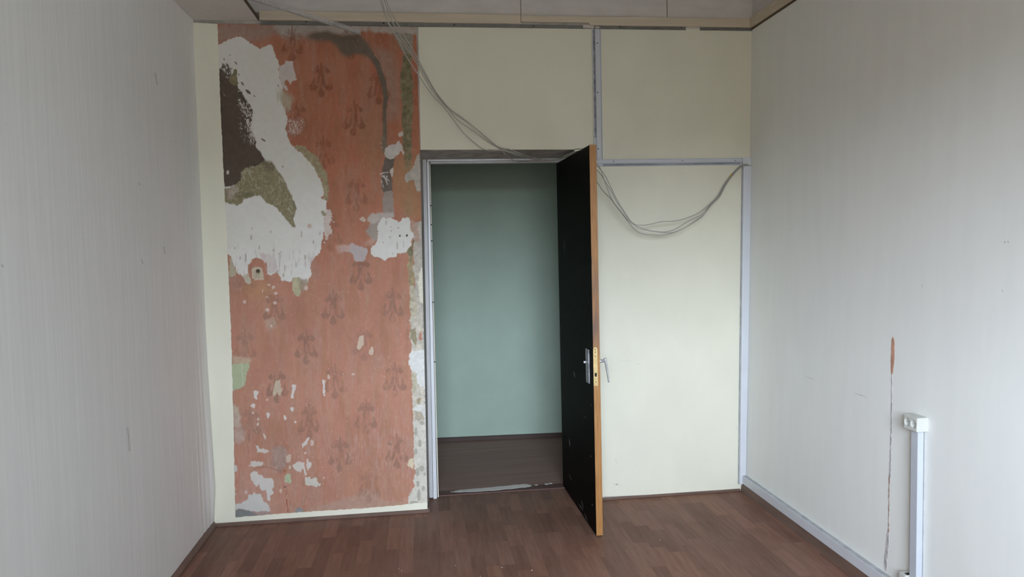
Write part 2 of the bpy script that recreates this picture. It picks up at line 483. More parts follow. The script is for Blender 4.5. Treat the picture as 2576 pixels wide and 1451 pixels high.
# left and right walls
def ripple_left():
    ny, nz = 260, 150
    ys = -np.concatenate([np.linspace(0, 0.5, 180), np.linspace(0.5, -REAR, ny - 180 + 1)[1:]])
    zs = np.linspace(0.0, 2.83, nz)
    Yg, Zg = np.meshgrid(ys, zs)
    d = -Yg
    lowf = np.clip((1.15 - Zg) / 0.9, 0, 1) ** 1.3 * np.clip((Zg - 0.0) / 0.22, 0, 1)
    bul = 0.020 * lowf * np.exp(-((d - 0.03) / 0.06) ** 2)
    sl = d + 0.06 * (0.55 - Zg) * np.exp(-d * 3)
    rip = 0.0040 * np.exp(-((sl - 0.12) / 0.016) ** 2) - 0.0028 * np.exp(-((sl - 0.085) / 0.014) ** 2) + 0.0028 * np.exp(-((sl - 0.17) / 0.013) ** 2) \
        - 0.002 * np.exp(-((sl - 0.205) / 0.014) ** 2) + 0.0016 * np.exp(-((sl - 0.24) / 0.012) ** 2)
    off = bul + 0.55 * rip * np.clip((1.2 - Zg) / 0.7, 0, 1)
    off = off + 0.0030 * fbm(Yg * 14, Zg * 0.9, 3, 5) + 0.0010 * fbm(Yg * 60, Zg * 2.2, 2, 9)
    # paper seam: the sheet nearer the window overlaps the next one
    ysm = at_left(125, 700)[1] + (Zg - 1.5) * 0.01
    off = off + 0.0012 * (Yg < ysm)
    Xg = LL * Zg + off
    v = np.stack([Xg, Yg, Zg], -1).reshape(-1, 3)
    nyy = len(ys)
    i = np.arange(nz - 1)[:, None] * nyy + np.arange(nyy - 1)[None, :]
    f = np.stack([i, i + nyy, i + nyy + 1, i + 1], -1).reshape(-1, 4)
    return v, f
wall_left = tag(empty('wall_left', (-0.02, -2.8, 0)), 'left wall hung with grey vertically streaked wallpaper', 'wall', kind='structure')
v, f = ripple_left()
q = MB(); q.v = [tuple(p) for p in v]; q.f = [tuple(int(a) for a in t) for t in f]; q.mi = [0] * len(q.f)
q.build('wallpaper', M['left'], wall_left, smooth=True)
MB().hexa([(-0.15, REAR, 0), (-0.012, REAR, 0), (-0.012, 0.02, 0), (-0.15, 0.02, 0), (-0.13, REAR, Z_TOP), (LL * Z_TOP - 0.012, REAR, Z_TOP), (LL * Z_TOP - 0.012, 0.02, Z_TOP), (-0.13, 0.02, Z_TOP)]).build('masonry', M['plain'], wall_left)
q = MB()
for (x, y, x2, y2, w) in ((391, 183, 396, 214, 1.2), (350, 460, 352, 466, 1.5), (413, 620, 415, 640, 1.2), (320, 1075, 326, 1135, 1.6), (5, 665, 9, 672, 1.6), (357, 652, 360, 664, 1.3)):
    P = [at_left(a, c, 0.0062) for a, c in ((x - w / 2, y), (x + w / 2, y + 1), (x2 + w / 2, y2), (x2 - w / 2, y2 - 1))]
    q.prism(P, (-0.0015, 0, 0))
o = tag(q.build('scuff_marks', M['faint'], wall_left), kind='stuff')

wall_right = tag(empty('wall_right', (W + 0.1, -2.8, 0)), 'right wall of pale blue grey wallpaper with a torn slit', 'wall', kind='structure')
MB().hexa([(W, REAR, 0), (W + 0.2, REAR, 0), (W + 0.2, 0.02, 0), (W, 0.02, 0), (W + LR * 2.86, REAR, 2.86), (W + 0.2, REAR, 2.86), (W + 0.2, 0.02, 2.86), (W + LR * 2.86, 0.02, 2.86)]).build('wallpaper', M['right'], wall_right)
MB().box((W + LR * 2.86 + 0.0, REAR, 2.86), (W + 0.2, 0.02, Z_TOP)).build('frieze_board', M['frieze'], wall_right)
def strip_right(px, name, mm, off=0.0008):               # px rows: (xl, xr, y)
    L_ = [at_right(a, y, off) for a, c, y in px]; R_ = [at_right(c, y, off) for a, c, y in px]
    n = len(px)
    vs = L_ + R_ + [p + np.array([off + 0.003, 0, 0]) for p in L_ + R_]
    fs = [(i, i + 1, n + i + 1, n + i) for i in range(n - 1)] + [(2 * n + i, 3 * n + i, 3 * n + i + 1, 2 * n + i + 1) for i in range(n - 1)]
    fs += [(i, 2 * n + i, 2 * n + i + 1, i + 1) for i in range(n - 1)] + [(n + i, n + i + 1, 3 * n + i + 1, 3 * n + i) for i in range(n - 1)]
    return MB().add(vs, fs).build(name, mm, wall_right)
def rough_rows(rows, jit, step=6):
    out = []
    for (a, c, y), (a2, c2, y2) in zip(rows, rows[1:]):
        k = max(1, int((y2 - y) / step))
        for j in range(k):
            t = j / k
            out.append((a + (a2 - a) * t + random.uniform(-jit, jit), c + (c2 - c) * t + random.uniform(-jit, jit), y + (y2 - y) * t))
    return out + [rows[-1]]
tag(strip_right(rough_rows([(2245.5, 2247, 847), (2242.6, 2249.5, 855), (2241, 2250, 895), (2240.5, 2248, 920), (2241.5, 2245.5, 940)], 0.5), 'tear', M['tear_pink']), 'pink plaster bared in the upper tear')
M['tear_brown'] = mat('torn_paper_brown', (0.36, 0.25, 0.205), 0.85, col2=(0.56, 0.50, 0.47), scale=(90, 90, 40), lo=0.4, hi=0.6)
strip_right(rough_rows([(2241.8, 2245, 938), (2241.5, 2244, 985), (2240.5, 2243.5, 1060), (2238.5, 2242, 1140), (2236, 2240, 1200)], 0.7), 'tear', M['tear_grey'])
strip_right(rough_rows([(2235.5, 2239, 1198), (2234, 2238, 1240), (2234, 2236.5, 1300), (2232.5, 2236, 1340)], 0.7), 'tear', M['tear_brown'])
strip_right(rough_rows([(2231, 2236, 1338), (2227, 2235, 1380), (2223, 2231, 1415), (2226, 2229, 1436)], 0.8), 'tear', M['tear_grey'])
q = MB()
for (x, y, x2, y2, w) in ((2148, 988, 2183, 1000, 1.6), (2022, 944, 2052, 957, 0.8), (2526, 606, 2529, 612, 3), (2534, 606, 2538, 610, 3), (2520, 727, 2523, 735, 2.2), (2318, 716, 2321, 724, 1.5)):
    dx, dy = x2 - x, y2 - y; l = math.hypot(dx, dy); nx, ny = -dy / l * w / 2, dx / l * w / 2
    P = [at_right(a, c, 0.0005) for a, c in ((x + nx * 0.2, y + ny * 0.2), ((x + x2) / 2 + nx, (y + y2) / 2 + ny), (x2, y2), ((x + x2) / 2 - nx, (y + y2) / 2 - ny))]
    q.prism(P, (0.002, 0, 0))
tag(q.build('scuff_marks', M['faint'], wall_right), kind='stuff')

# rear wall with the window that lights the room (behind the camera)
wall_rear = tag(empty('wall_rear', (1.6, REAR - 0.1, 0)), 'rear wall with the window', 'wall', kind='structure')
q = MB()
q.box((-0.2, REAR - 0.22, 0), (WX0, REAR, Z_TOP)).box((WX1, REAR - 0.22, 0), (W + 0.25, REAR, Z_TOP))
q.build('side_pier', M['plain'], wall_rear)
MB().box((WX0, REAR - 0.22, 0), (WX1, REAR, WZ0)).build('sill_wall', M['plain'], wall_rear)
MB().box((WX0, REAR - 0.22, WZ1), (WX1, REAR, Z_TOP)).build('window_lintel', M['plain'], wall_rear)
window = tag(empty('window_1', ((WX0 + WX1) / 2, REAR - 0.14, WZ0)), 'white framed window in the rear wall', 'window', kind='structure')
t = 0.05
q = MB()
ya, yb = REAR - 0.17, REAR - 0.11
q.box((WX0, ya, WZ0), (WX0 + t, yb, WZ1)).box((WX1 - t, ya, WZ0), (WX1, yb, WZ1)).box((WX0 + t, ya, WZ0), (WX1 - t, yb, WZ0 + t)).box((WX0 + t, ya, WZ1 - t), (WX1 - t, yb, WZ1))
q.build('window_frame', M['win'], window)
xm = (WX0 + WX1) / 2
MB().box((xm - 0.03, ya, WZ0 + t), (xm + 0.03, yb, WZ1 - t)).build('mullion', M['win'], window)
for a, c in ((WX0 + t, xm - 0.03), (xm + 0.03, WX1 - t)):
    MB().box((a, REAR - 0.143, WZ0 + t), (c, REAR - 0.139, WZ1 - t)).build('pane', M['glass'], window)

# added unseen block, hides the right-hand part of the sky from the window
tag(MB().box((BX, -24.0, -9.0), (34.0, -12.0, 15.0)).build('exterior_sky_blocker', M['sky_blocker']), 'added unseen block outside the window that hides part of the sky', 'sky blocker', kind='structure')

# ceiling, with the strip of old suspended ceiling along the left wall
ceiling = tag(MB().box((-0.2, REAR - 0.2, Z_TOP), (W + 0.25, 1.9, Z_TOP + 0.1)).build('ceiling', M['ceil']), 'old grey ceiling above the stripped frieze', 'ceiling', kind='structure')
PX = at(650, 54, 'Y', 0.0)[0]
MB().box((0.012, REAR, 2.812), (PX, -0.002, 2.832)).build('ceiling_tile', [M['panel']], ceiling)
MB().box((PX, REAR, 2.812), (PX + 0.003, -0.004, 2.834)).build('tile_edge', [M['panel_edge_gap_shade']], ceiling)

# timber trims on top of the walls
zt0 = at(1500, 62, 'Y', -0.02)[2]; zt1 = at(1500, 41, 'Y', -0.02)[2]
XW = W + LR * 2.86
xj = at(1311, 50, 'Y', -0.02)[0]; xg = at(1480, 50, 'Y', -0.02)[0]
b = MB()
b.prism([(PX + 0.01, -0.022, zt0 + 0.004), (xj - 0.002, -0.022, zt0), (xj - 0.002, -0.022, zt1 + 0.003), (PX + 0.01, -0.022, zt1 + 0.006)], (0, 0.022, 0))
tag(b.build('trim_1', M['beige'], bevel=0.002), 'beige painted timber trim over the stripped wall, left length', 'trim', kind='structure')
b = MB()
b.prism([(xj, -0.020, zt0 + 0.012), (xg, -0.020, zt0 + 0.012), (xg + 0.012, -0.020, zt0 - 0.002), (XW - 0.004, -0.020, zt0 - 0.004), (XW - 0.004, -0.020, zt1), (xj, -0.020, zt1)], (0, 0.020, 0))
tag(b.build('trim_2', M['beige'], bevel=0.002), 'beige painted timber trim over the cream wallpaper, right length', 'trim', kind='structure')
b = MB()
b.box((XW - 0.022, REAR, zt0 - 0.004), (XW, -0.021, zt1 + 0.002))
tr3 = tag(b.build('trim_3', M['beige'], bevel=0.002), 'beige painted timber trim along the right wall', 'trim', kind='structure')
b = MB()
b.box((XW - 0.006, REAR, zt0 - 0.016), (XW + 0.01, -0.004, zt0 - 0.004))
b.build('gap_shade_strip', M['panel_edge_gap_shade'], tr3)  # solid dark strip, its colour stands in for shade in the gap

# galvanised wall angle of the removed ceiling
zs1 = zt0 + 0.001
steel = tag(empty('ceiling_angle', (1.8, 0.0, 2.787)), 'dark steel wall angle with screws under the beige trim', 'metal profile', None)
zl, zr = 2.791, 2.787
SY = -0.004
def angle(xa, xc):
    q = MB()
    za, zc = [zl + (zr - zl) * (t - 0.36) / 2.85 for t in (xa, xc)]
    q.prism([(xa, SY, za), (xc, SY, zc), (xc, SY, zs1), (xa, SY, zs1)], (0, 0.003, 0))
    q.prism([(xa, SY, za), (xc, SY, zc), (xc, SY - 0.010, zc + 0.0), (xa, SY - 0.010, za + 0.0)], (0, 0, 0.0015))
    return q
angle(PX + 0.012, at(1724, 68, 'Y', 0)[0]).build('angle_profile', M['steel'], steel)
angle(at(1760, 68, 'Y', 0)[0], XW - 0.004).build('angle_profile', M['steel'], steel)
for sx, sy in ((770, 54), (965, 58), (1143, 62), (1342, 65), (1560, 67), (1714, 68), (1855, 70)):
    p = at(sx, sy, 'Y', SY - 0.001)
    q = MB(); q.tube([p + np.array([0, 0.002, 0]), p + np.array([0, -0.0012, 0])], [0.0042, 0.0036], 10)
    q.build('screw', M['dark'], steel)
for x0, x1, y0, y1 in ((1466, 1494, 62, 73.5), (1497.5, 1508, 66, 73), (1725, 1760, 66, 73)):
    P = [at(a, c, 'Y', SY - 0.0028) for a, c in ((x0, y0), (x1, y0 + 1.5), (x1, y1), (x0 + 2, y1))]
    MB().prism(P, (0, 0.002, 0)).build('whitewash_smear', M['tape'], steel)

# skirtings
def baseb(name, label, boxes, mm):
    q = MB()
    for a, c in boxes:
        q.box(a, c)
    return tag(q.build(name, mm, bevel=0.0015, seg=1), label, 'skirting', kind='structure')
zb = at(800, 1299, 'Y', -0.005)[2]
baseb('baseboard_back', 'low brown skirting under the stripped pink patch', [((0.0, -0.014, 0.0), (XJZ(0) + 0.012, 0.0, zb)), ((XJZ(0), 0.0, 0.0), (XJZ(0) + 0.014, FR_Y - 0.004, zb + 0.006))], M['base_brown'])
baseb('baseboard_hall', 'low brown skirting right of the door under the cream wallpaper', [((XR + 0.01, -0.010, 0.0), (W - 0.03, 0.0, zb - 0.004))], M['base_brown'])
b = MB(); b.prism([(0.0, -0.016, 0), (0.020, -0.016, 0), (0.020, -0.016, 0.012), (0.008, -0.016, 0.034), (0.0, -0.016, 0.034)], (0, REAR + 0.03, 0))
tag(b.build('baseboard_left', M['base_brown']), 'brown skirting along the foot of the left wall', 'skirting', kind='structure')

# ------------------------------------------------------------------ corridor behind the door
ca, cb = at(1105, 1101, 'Z', 0.032), at(1410, 1088, 'Z', 0.032)
sl = (cb[1] - ca[1]) / (cb[0] - ca[0])
cy = lambda x: ca[1] + (x - ca[0]) * sl
X0, X1 = 0.2, 3.4
b = MB()
b.hexa([(X0, cy(X0), 0), (X1, cy(X1), 0), (X1, cy(X1) + 0.15, 0), (X0, cy(X0) + 0.15, 0), (X0, cy(X0), Z_TOP), (X1, cy(X1), Z_TOP), (X1, cy(X1) + 0.15, Z_TOP), (X0, cy(X0) + 0.15, Z_TOP)])
tag(b.build('wall_corridor', M['green']), 'pale green corridor wall seen through the doorway', 'wall', kind='structure')
b = MB(); b.box((X0 - 0.1, 0.25, 0), (X0, 1.9, Z_TOP)).box((X1, 0.25, 0), (X1 + 0.1, 1.9, Z_TOP))
tag(b.build('wall_corridor_ends', M['green']), 'end walls of the corridor', 'wall', kind='structure')
tag(MB().box((X0, 0.27, -0.1), (X1, 1.9, 0.0)).build('floor_corridor', M['cor_floor']), 'dark brown corridor floor beyond the threshold', 'floor', kind='structure')
b = MB()
b.hexa([(X0, cy(X0) - 0.012, 0), (X1, cy(X1) - 0.012, 0), (X1, cy(X1), 0), (X0, cy(X0), 0), (X0, cy(X0) - 0.012, 0.032), (X1, cy(X1) - 0.012, 0.032), (X1, cy(X1), 0.034), (X0, cy(X0), 0.034)])
tag(b.build('baseboard_corridor', M['base_dark'], bevel=0.001, seg=1), 'dark brown skirting at the foot of the green corridor wall', 'skirting', kind='structure')

# ------------------------------------------------------------------ door frame
frame = tag(empty('trim_4', (1.68, 0.24, 0.0)), 'grey white painted door frame set back in the wall', 'door frame', kind='structure')
def jx(xt, xb, Y):                                       # left edge line: x at the top (y 430) and at the bottom (y 1240)
    return at(xt, 430, 'Y', Y)[0], at(xb, 1238, 'Y', Y)[0]
zlip = at(1200, 411, 'Y', 0.232)[2]
zst = at(1200, 404.5, 'Y', 0.215)[2]
zcas = at(1200, 399, 'Y', FR_Y)[2]
def jamb(name, xl, xr, Y0, Y1, z0, z1, mm, bev=0.002):
    a0, b0 = jx(xl[0], xl[1], Y0); a1, b1 = jx(xr[0], xr[1], Y0)
    q = MB().hexa([(b0, Y0, z0), (b1, Y0, z0), (b1, Y1, z0), (b0, Y1, z0), (a0, Y0, z1), (a1, Y0, z1), (a1, Y1, z1), (a0, Y1, z1)])
    return q.build(name, mm, frame, bevel=bev)
jamb('jamb_casing', (1060, 1078), (1073.6, 1089.2), FR_Y, 0.25, 0.012, zcas, M['jamb'], 0.004)
jamb('jamb_stop', (1074.2, 1089.6), (1080, 1099.2), 0.212, 0.262, 0.0, zst, M['jamb_lip'], 0.003)
jamb('jamb_seal', (1080.4, 1100.4), (1083, 1103.6), 0.228, 0.27, 0.004, zlip, M['jamb_seal'], 0.0012)
x0 = at(1060, 400, 'Y', FR_Y)[0]
q = MB()
q.add([(XJ, 0.001, LINTEL), (XJ, FR_Y, zcas), (XJ, FR_Y, LINTEL + 0.02), (XR, 0.001, LINTEL), (XR, FR_Y, zcas), (XR, FR_Y, LINTEL + 0.02)],
      [(0, 1, 2), (3, 5, 4), (0, 3, 4, 1), (1, 4, 5, 2), (0, 2, 5, 3)])
q.build('soffit_plaster', M['reveal'], wall_back)
sa, sb = jx(1064.5, 1080, FR_Y)
q = MB()
xk0, xk1 = XJZ(0.03) - 0.0005, XJZ(LINTEL) - 0.0005
q.add([(xk0, 0.0035, 0.03), (sb, FR_Y, 0.03), (xk0, FR_Y, 0.03), (xk1, 0.0035, LINTEL), (sa, FR_Y, LINTEL), (xk1, FR_Y, LINTEL)],
      [(0, 1, 2), (3, 5, 4), (0, 3, 4, 1), (1, 4, 5, 2), (0, 2, 5, 3)])
q.build('reveal_plaster', M['reveal'], wall_back)
MB().box((at(1074.5, 404, 'Y', 0.212)[0], 0.210, zst), (XR, 0.262, zcas)).build('head_stop', M['jamb_lip'], frame, bevel=0.002)
MB().box((at(1082, 408, 'Y', 0.228)[0], 0.225, zlip), (XR, 0.27, zst)).build('head_lip', M['jamb'], frame, bevel=0.002)
MB().box((2.112, FR_Y + 0.01, 0.0), (XR + 0.02, 0.27, zlip)).build('hinge_jamb', M['jamb'], frame)
for py in (517, 565, 606, 760, 910):                     # dark nicks in the seal
    p = at(1081.5 + (py - 430) * 0.0247, py, 'Y', 0.226)
    MB().box(p + np.array([-0.004, -0.0012, -0.003]), p + np.array([0.004, 0.004, 0.003])).build('nick', M['dark'], frame)
# threshold
th = tag(empty('trim_5', (1.68, 0.27, 0.0)), 'dark brown door threshold with a worn white strip', 'threshold', kind='structure')
MB().box((XJ + 0.03, 0.2525, -0.003), (XR - 0.01, 0.335, 0.006)).build('threshold_board', M['threshold'], th, bevel=0.003)
def on_floor(x, y, z):
    return at(x, y, 'Z', z)
up = [(1133, 1236.5), (1160, 1231.5), (1200, 1228.5), (1260, 1222.5), (1300, 1218.5), (1325, 1216.5), (1338, 1221)]
dn = [(1333, 1224), (1300, 1227), (1250, 1232), (1200, 1235.5), (1160, 1237.5)]
P = []
for s in (up, dn):
    for (a, c), (a2, c2) in zip(s, s[1:]):
        for j in range(5):
            tt = j / 5
            P.append(on_floor(a + (a2 - a) * tt + random.uniform(-1, 1), c + (c2 - c) * tt + random.uniform(-0.6, 0.6), 0.0072))
    P.append(on_floor(*s[-1], 0.0072))
MB().prism(P, (0, 0, -0.002)).build('worn_paint', M['crumb'], th)
for a, c, r in ((1349, 1219, 3.0), (1375, 1217, 4.0), (1385, 1215, 3.0), (1140, 1236, 2)):
    p = on_floor(a, c, 0.0072); r *= 0.0023
    MB().prism([p + np.array([r * 1.6 * math.cos(t), r * math.sin(t) * 1.5, 0]) for t in np.linspace(0, 5.6, 7)], (0, 0, -0.002)).build('worn_paint', M['crumb'], th)

# ------------------------------------------------------------------ door leaf
H0 = np.array([2.067, 0.292]); F0 = np.array([2.0855, -0.5335])
dd = (F0 - H0); LEAF = np.linalg.norm(dd); dd /= LEAF
nn = np.array([-dd[1], dd[0]])                           # towards +X
if nn[0] < 0: nn = -nn
TH = 0.0385
Z0, Z1 = 0.006, 2.049
def dl(s, t, z):                                         # s along the leaf from the hinge, t through the thickness from the black face
    p = H0 + dd * s + nn * t
    return np.array([p[0], p[1], z])
door = tag(empty('door_1', dl(0, TH / 2, 0.0)), 'open black door with a raw oak edge and lever handle', 'door', kind='structure')
def dbox(s0, s1, t0, t1, z0, z1, mb=None):
    mb = mb or MB()
    return mb.hexa([dl(s0, t0, z0), dl(s1, t0, z0), dl(s1, t1, z0), dl(s0, t1, z0), dl(s0, t0, z1), dl(s1, t0, z1), dl(s1, t1, z1), dl(s0, t1, z1)])
leaf = dbox(0, LEAF - 0.006, 0.0, TH, Z0, Z1).build('leaf', M['black'], door, bevel=0.0015)
tag(dbox(LEAF - 0.006, LEAF, 0.001, TH - 0.002, Z0, Z1 + 0.002).build('edge_lipping', M['oak'], door, bevel=0.0012), 'oak edge strip, grimy above the lock')
def on_face(x, y, t=0.0):                                # pixel on the black face plane
    n = np.array([nn[0], nn[1], 0.0]); p0 = dl(0, t, 0); d = ray(x, y)
    return CAM + d * ((p0 - CAM) @ n) / (d @ n)
def s_of(p):
    return (p[:2] - H0) @ dd
# lock face plate on the oak edge
def on_edge(x, y, e=0.0):
    n = np.array([dd[0], dd[1], 0.0]); p0 = dl(LEAF + e, 0, 0); d = ray(x, y)
    p = CAM + d * ((p0 - CAM) @ n) / (d @ n)
    return (p[:2] - H0) @ nn, p[2]
t0, zt_ = on_edge(1491.5, 873); t1, zb_ = on_edge(1504.5, 970)
tm = (t0 + t1) / 2 ; hw = 0.0115
pts = []
for a in np.linspace(0, math.pi, 9):
    pts.append(dl(LEAF, tm + hw * math.cos(a), zt_ - hw + hw * math.sin(a)))
pts += [dl(LEAF, tm - hw, zb_), dl(LEAF, tm + hw, zb_)]
e3 = np.array([dd[0], dd[1], 0.0])
lock = tag(MB().prism(pts, e3 * 0.0016).build('lock_plate', M['brass'], door, bevel=0.0003, seg=1), 'brass lock face plate')
for (x, y, r) in ((1497.2, 879, 0.0028), (1497.2, 885.6, 0.0026), (1497.5, 896.5, 0.0022), (1499.5, 960.5, 0.0026)):
    t, z = on_edge(x, y, 0.0016)
    p = dl(LEAF + 0.0015, t, z)
    MB().tube([p, p + e3 * 0.0006], r, 10).build('screw', M['dark'], lock)
t, z = on_edge(1498.7, 942.5, 0.0016)
dbox(LEAF + 0.001, LEAF + 0.0021, t - 0.0055, t + 0.0055, z - 0.0095, z + 0.0095).build('latch_hole', M['dark'], lock)
# escutcheon on the black face
e0 = on_face(1475.2, 876); e1 = on_face(1484.2, 960)
s0, s1 = s_of(e0), s_of(e1)
zt2 = on_face(1478, 877)[2]; zb2 = on_face(1481, 963)[2]
esc = tag(dbox(s0, s1, -0.006, 0.0, zb2, zt2).build('escutcheon', M['escutcheon'], door, bevel=0.004, seg=3), 'scuffed aluminium handle plate')
n3 = np.array([nn[0], nn[1], 0.0])
p = on_face(1478.5, 910, -0.006)
MB().tube([p, p - n3 * 0.012], 0.0085, 12).build('collar', M['steel'], esc, smooth=False)
q = MB(); c0 = p - n3 * 0.012
ax, az = np.array([dd[0], dd[1], 0]), np.array([0, 0, 1.0])
q.hexa([c0 + a * 0.005 * ax + c * 0.005 * az + k * n3 for k in (0, -0.010) for a, c in ((-1, -1), (1, -1), (1, 1), (-1, 1))])
q.build('spindle', M['jamb_lip'], esc)
p = on_face(1479.5, 934.5, -0.006)
MB().tube([p, p - n3 * 0.001], 0.004, 10).build('keyhole', M['dark'], esc)
# lever handle on the other face
sl_ = LEAF - 0.052
zc = at(1515, 908, 'Y', -0.48)[2]
hp = dl(sl_, TH, zc)
handle = dbox(sl_ - 0.018, sl_ + 0.018, TH, TH + 0.005, zc - 0.15, zc + 0.075).build('handle_plate', M['escutcheon'], door, bevel=0.002)
MB().tube([hp + n3 * 0.004, hp + n3 * 0.020, hp + n3 * 0.0201, hp + n3 * 0.034], [0.0105, 0.0105, 0.0085, 0.0085], 16).build('handle_neck', M['chrome'], door, smooth=True)
q = MB()
lev = [(1521.0, 901), (1522.5, 907), (1524.5, 916), (1527, 932), (1529.5, 948), (1531.3, 961)]
P = []
for i, (a, c) in enumerate(lev):
    P.append(at(a + 0.6, c, 'Y', hp[1] + 0.002 - 0.0 * i))
q.tube(spline(P, 4), [0.0085 - 0.0035 * i / 20 for i in range(21)], 12)
q.build('lever', M['chrome'], door, smooth=True)
# chips and scratches
q = MB()
for (x, y, x2, y2, w) in ((1442.5, 933, 1446.5, 950, 2.2), (1486.2, 1017, 1488.5, 1021, 1.2), (1482, 953, 1484, 968, 0.8), (1431.5, 1100, 1434, 1125, 1.8), (1432, 1192, 1437, 1208, 1.0),
                          (1455, 1265, 1467, 1285, 2.0), (1462, 1257, 1468, 1280, 1.2), (1470, 1290, 1478, 1310, 1.5), (1485, 1150, 1487.5, 1146, 1.2), (1466, 1046, 1478, 1053, 0.8),
                          (1488.3, 640, 1489.2, 672, 0.7), (1489.2, 1266, 1490.4, 1272, 1.2), (1486.3, 1145, 1487.4, 1148, 1.2), (1419, 600, 1420, 640, 0.5)):
    dx, dy = x2 - x, y2 - y; l = math.hypot(dx, dy); nx, ny = -dy / l * w / 2, dx / l * w / 2
    P = [on_face(a, c, -0.0003) for a, c in ((x, y), ((x + x2) / 2 + nx, (y + y2) / 2 + ny), (x2, y2), ((x + x2) / 2 - nx, (y + y2) / 2 - ny))]
    q.prism(P, n3 * 0.001)
tag(q.build('scratches', M['scuff'], door), kind='stuff')
for zz in (0.25, 1.0, 1.8):                              # hinges on the hidden side
    MB().tube([dl(0.012, TH + 0.007, zz - 0.05), dl(0.012, TH + 0.007, zz + 0.05)], 0.007, 10).build('hinge', M['steel'], door)

# ================================================================== stripped plaster of the far wall
ZM = {'A': (540, 50, 5.581), 'B': (800, 50, 5.581), 'C': (550, 300, 4.837), 'D': (800, 300, 5.182), 'E': (560, 560, 4.837), 'F': (820, 540, 5.182),
      'G': (570, 840, 5.374), 'H': (820, 800, 5.182), 'I': (570, 1080, 6.044), 'J': (820, 1060, 5.803), 'P': (0, 0, 1.0)}
def Zp(k, pts):
    a, c, s = ZM[k]
    return [(a + x / s, c + y / s) for x, y in pts]
CELL = 0.0034
GX = np.arange(0.085, XJ + 1e-6, CELL); GX[-1] = XJ
GZ = np.arange(0.022, 2.797, CELL)
XX, ZZ = np.meshgrid(GX, GZ)
PXg, PYg = project(np.stack([XX, np.full_like(XX, 0.002), ZZ], -1).reshape(-1, 3))
PXg = PXg.reshape(XX.shape); PYg = PYg.reshape(XX.shape)
nz_, nx_ = XX.shape
NV = fbm(PXg / 5.0, PYg / 22.0, 4, 1)                    # vertical streaks
ND = fbm((PXg - PYg * 0.55) / 5.0, (PYg + PXg * 0.3) / 13.0, 4, 2)   # slanted trowel strokes
NI = fbm(PXg / 9.0, PYg / 9.0, 4, 3)
NL = fbm(PXg / 70.0, PYg / 90.0, 3, 4)
NF = fbm(PXg / 3.2, PYg / 4.0, 3, 6)
NS = fbm(PXg / 2.6, PYg / 16.0, 3, 8)
WPX = 5.0 * (fbm(PXg / 8, PYg / 11, 3, 61) - 0.5) + 4.0 * (fbm(PXg / 2.6, PYg / 4, 2, 63) - 0.5)
WPY = 5.0 * (fbm(PXg / 8, PYg / 11, 3, 65) - 0.5) + 7.0 * (fbm(PXg / 2.2, PYg / 7, 2, 67) - 0.5)
NOI = {'v': NV, 'd': ND, 'i': NI, 'f': NF}
def blur(a, r):
    if r <= 0:
        return a
    for ax in (0, 1):
        p = np.pad(a, [(r + 1, r) if i == ax else (0, 0) for i in (0, 1)], mode='edge')
        c = np.cumsum(p, axis=ax)
        n = a.shape[ax]
        a = (np.take(c, range(2 * r + 1, 2 * r + 1 + n), axis=ax) - np.take(c, range(0, n), axis=ax)) / (2 * r + 1)
    return a
def inside(poly):
    poly = np.array(poly)
    x0, y0 = poly.min(0) - 2; x1, y1 = poly.max(0) + 2
    sel = (PXg > x0) & (PXg < x1) & (PYg > y0) & (PYg < y1)
    out = np.zeros(XX.shape, bool)
    px, py = PXg[sel] + WPX[sel], PYg[sel] + WPY[sel]
    r = np.zeros(px.shape, bool)
    n = len(poly)
    for i in range(n):
        ax_, ay_ = poly[i]; bx_, by_ = poly[(i + 1) % n]
        if ay_ == by_:
            continue
        c = ((ay_ > py) != (by_ > py)) & (px < (bx_ - ax_) * (py - ay_) / (by_ - ay_) + ax_)
        r ^= c
    out[sel] = r
    return out
def ell(cx, cy, rx, ry, rot=0.0):
    c, s = math.cos(rot), math.sin(rot)
    u = (PXg - cx) * c + (PYg - cy) * s; v = -(PXg - cx) * s + (PYg - cy) * c
    return (u / rx) ** 2 + (v / ry) ** 2
def band(pts, w0, w1=None):                              # distance to a polyline, 0..1 inside
    w1 = w0 if w1 is None else w1
    best = np.full(XX.shape, 9.0)
    n = len(pts) - 1
    for i in range(n):
        (ax_, ay_), (bx_, by_) = pts[i], pts[i + 1]
        dx, dy = bx_ - ax_, by_ - ay_
        t = np.clip(((PXg - ax_) * dx + (PYg - ay_) * dy) / (dx * dx + dy * dy), 0, 1)
        d = np.hypot(PXg - ax_ - t * dx, PYg - ay_ - t * dy)
        w = w0 + (w1 - w0) * (i + t) / n
        best = np.minimum(best, d / w)
    return best
CLS = np.zeros(XX.shape, int)                            # which part a cell belongs to
HGT = np.zeros(XX.shape)                                 # metres towards the room
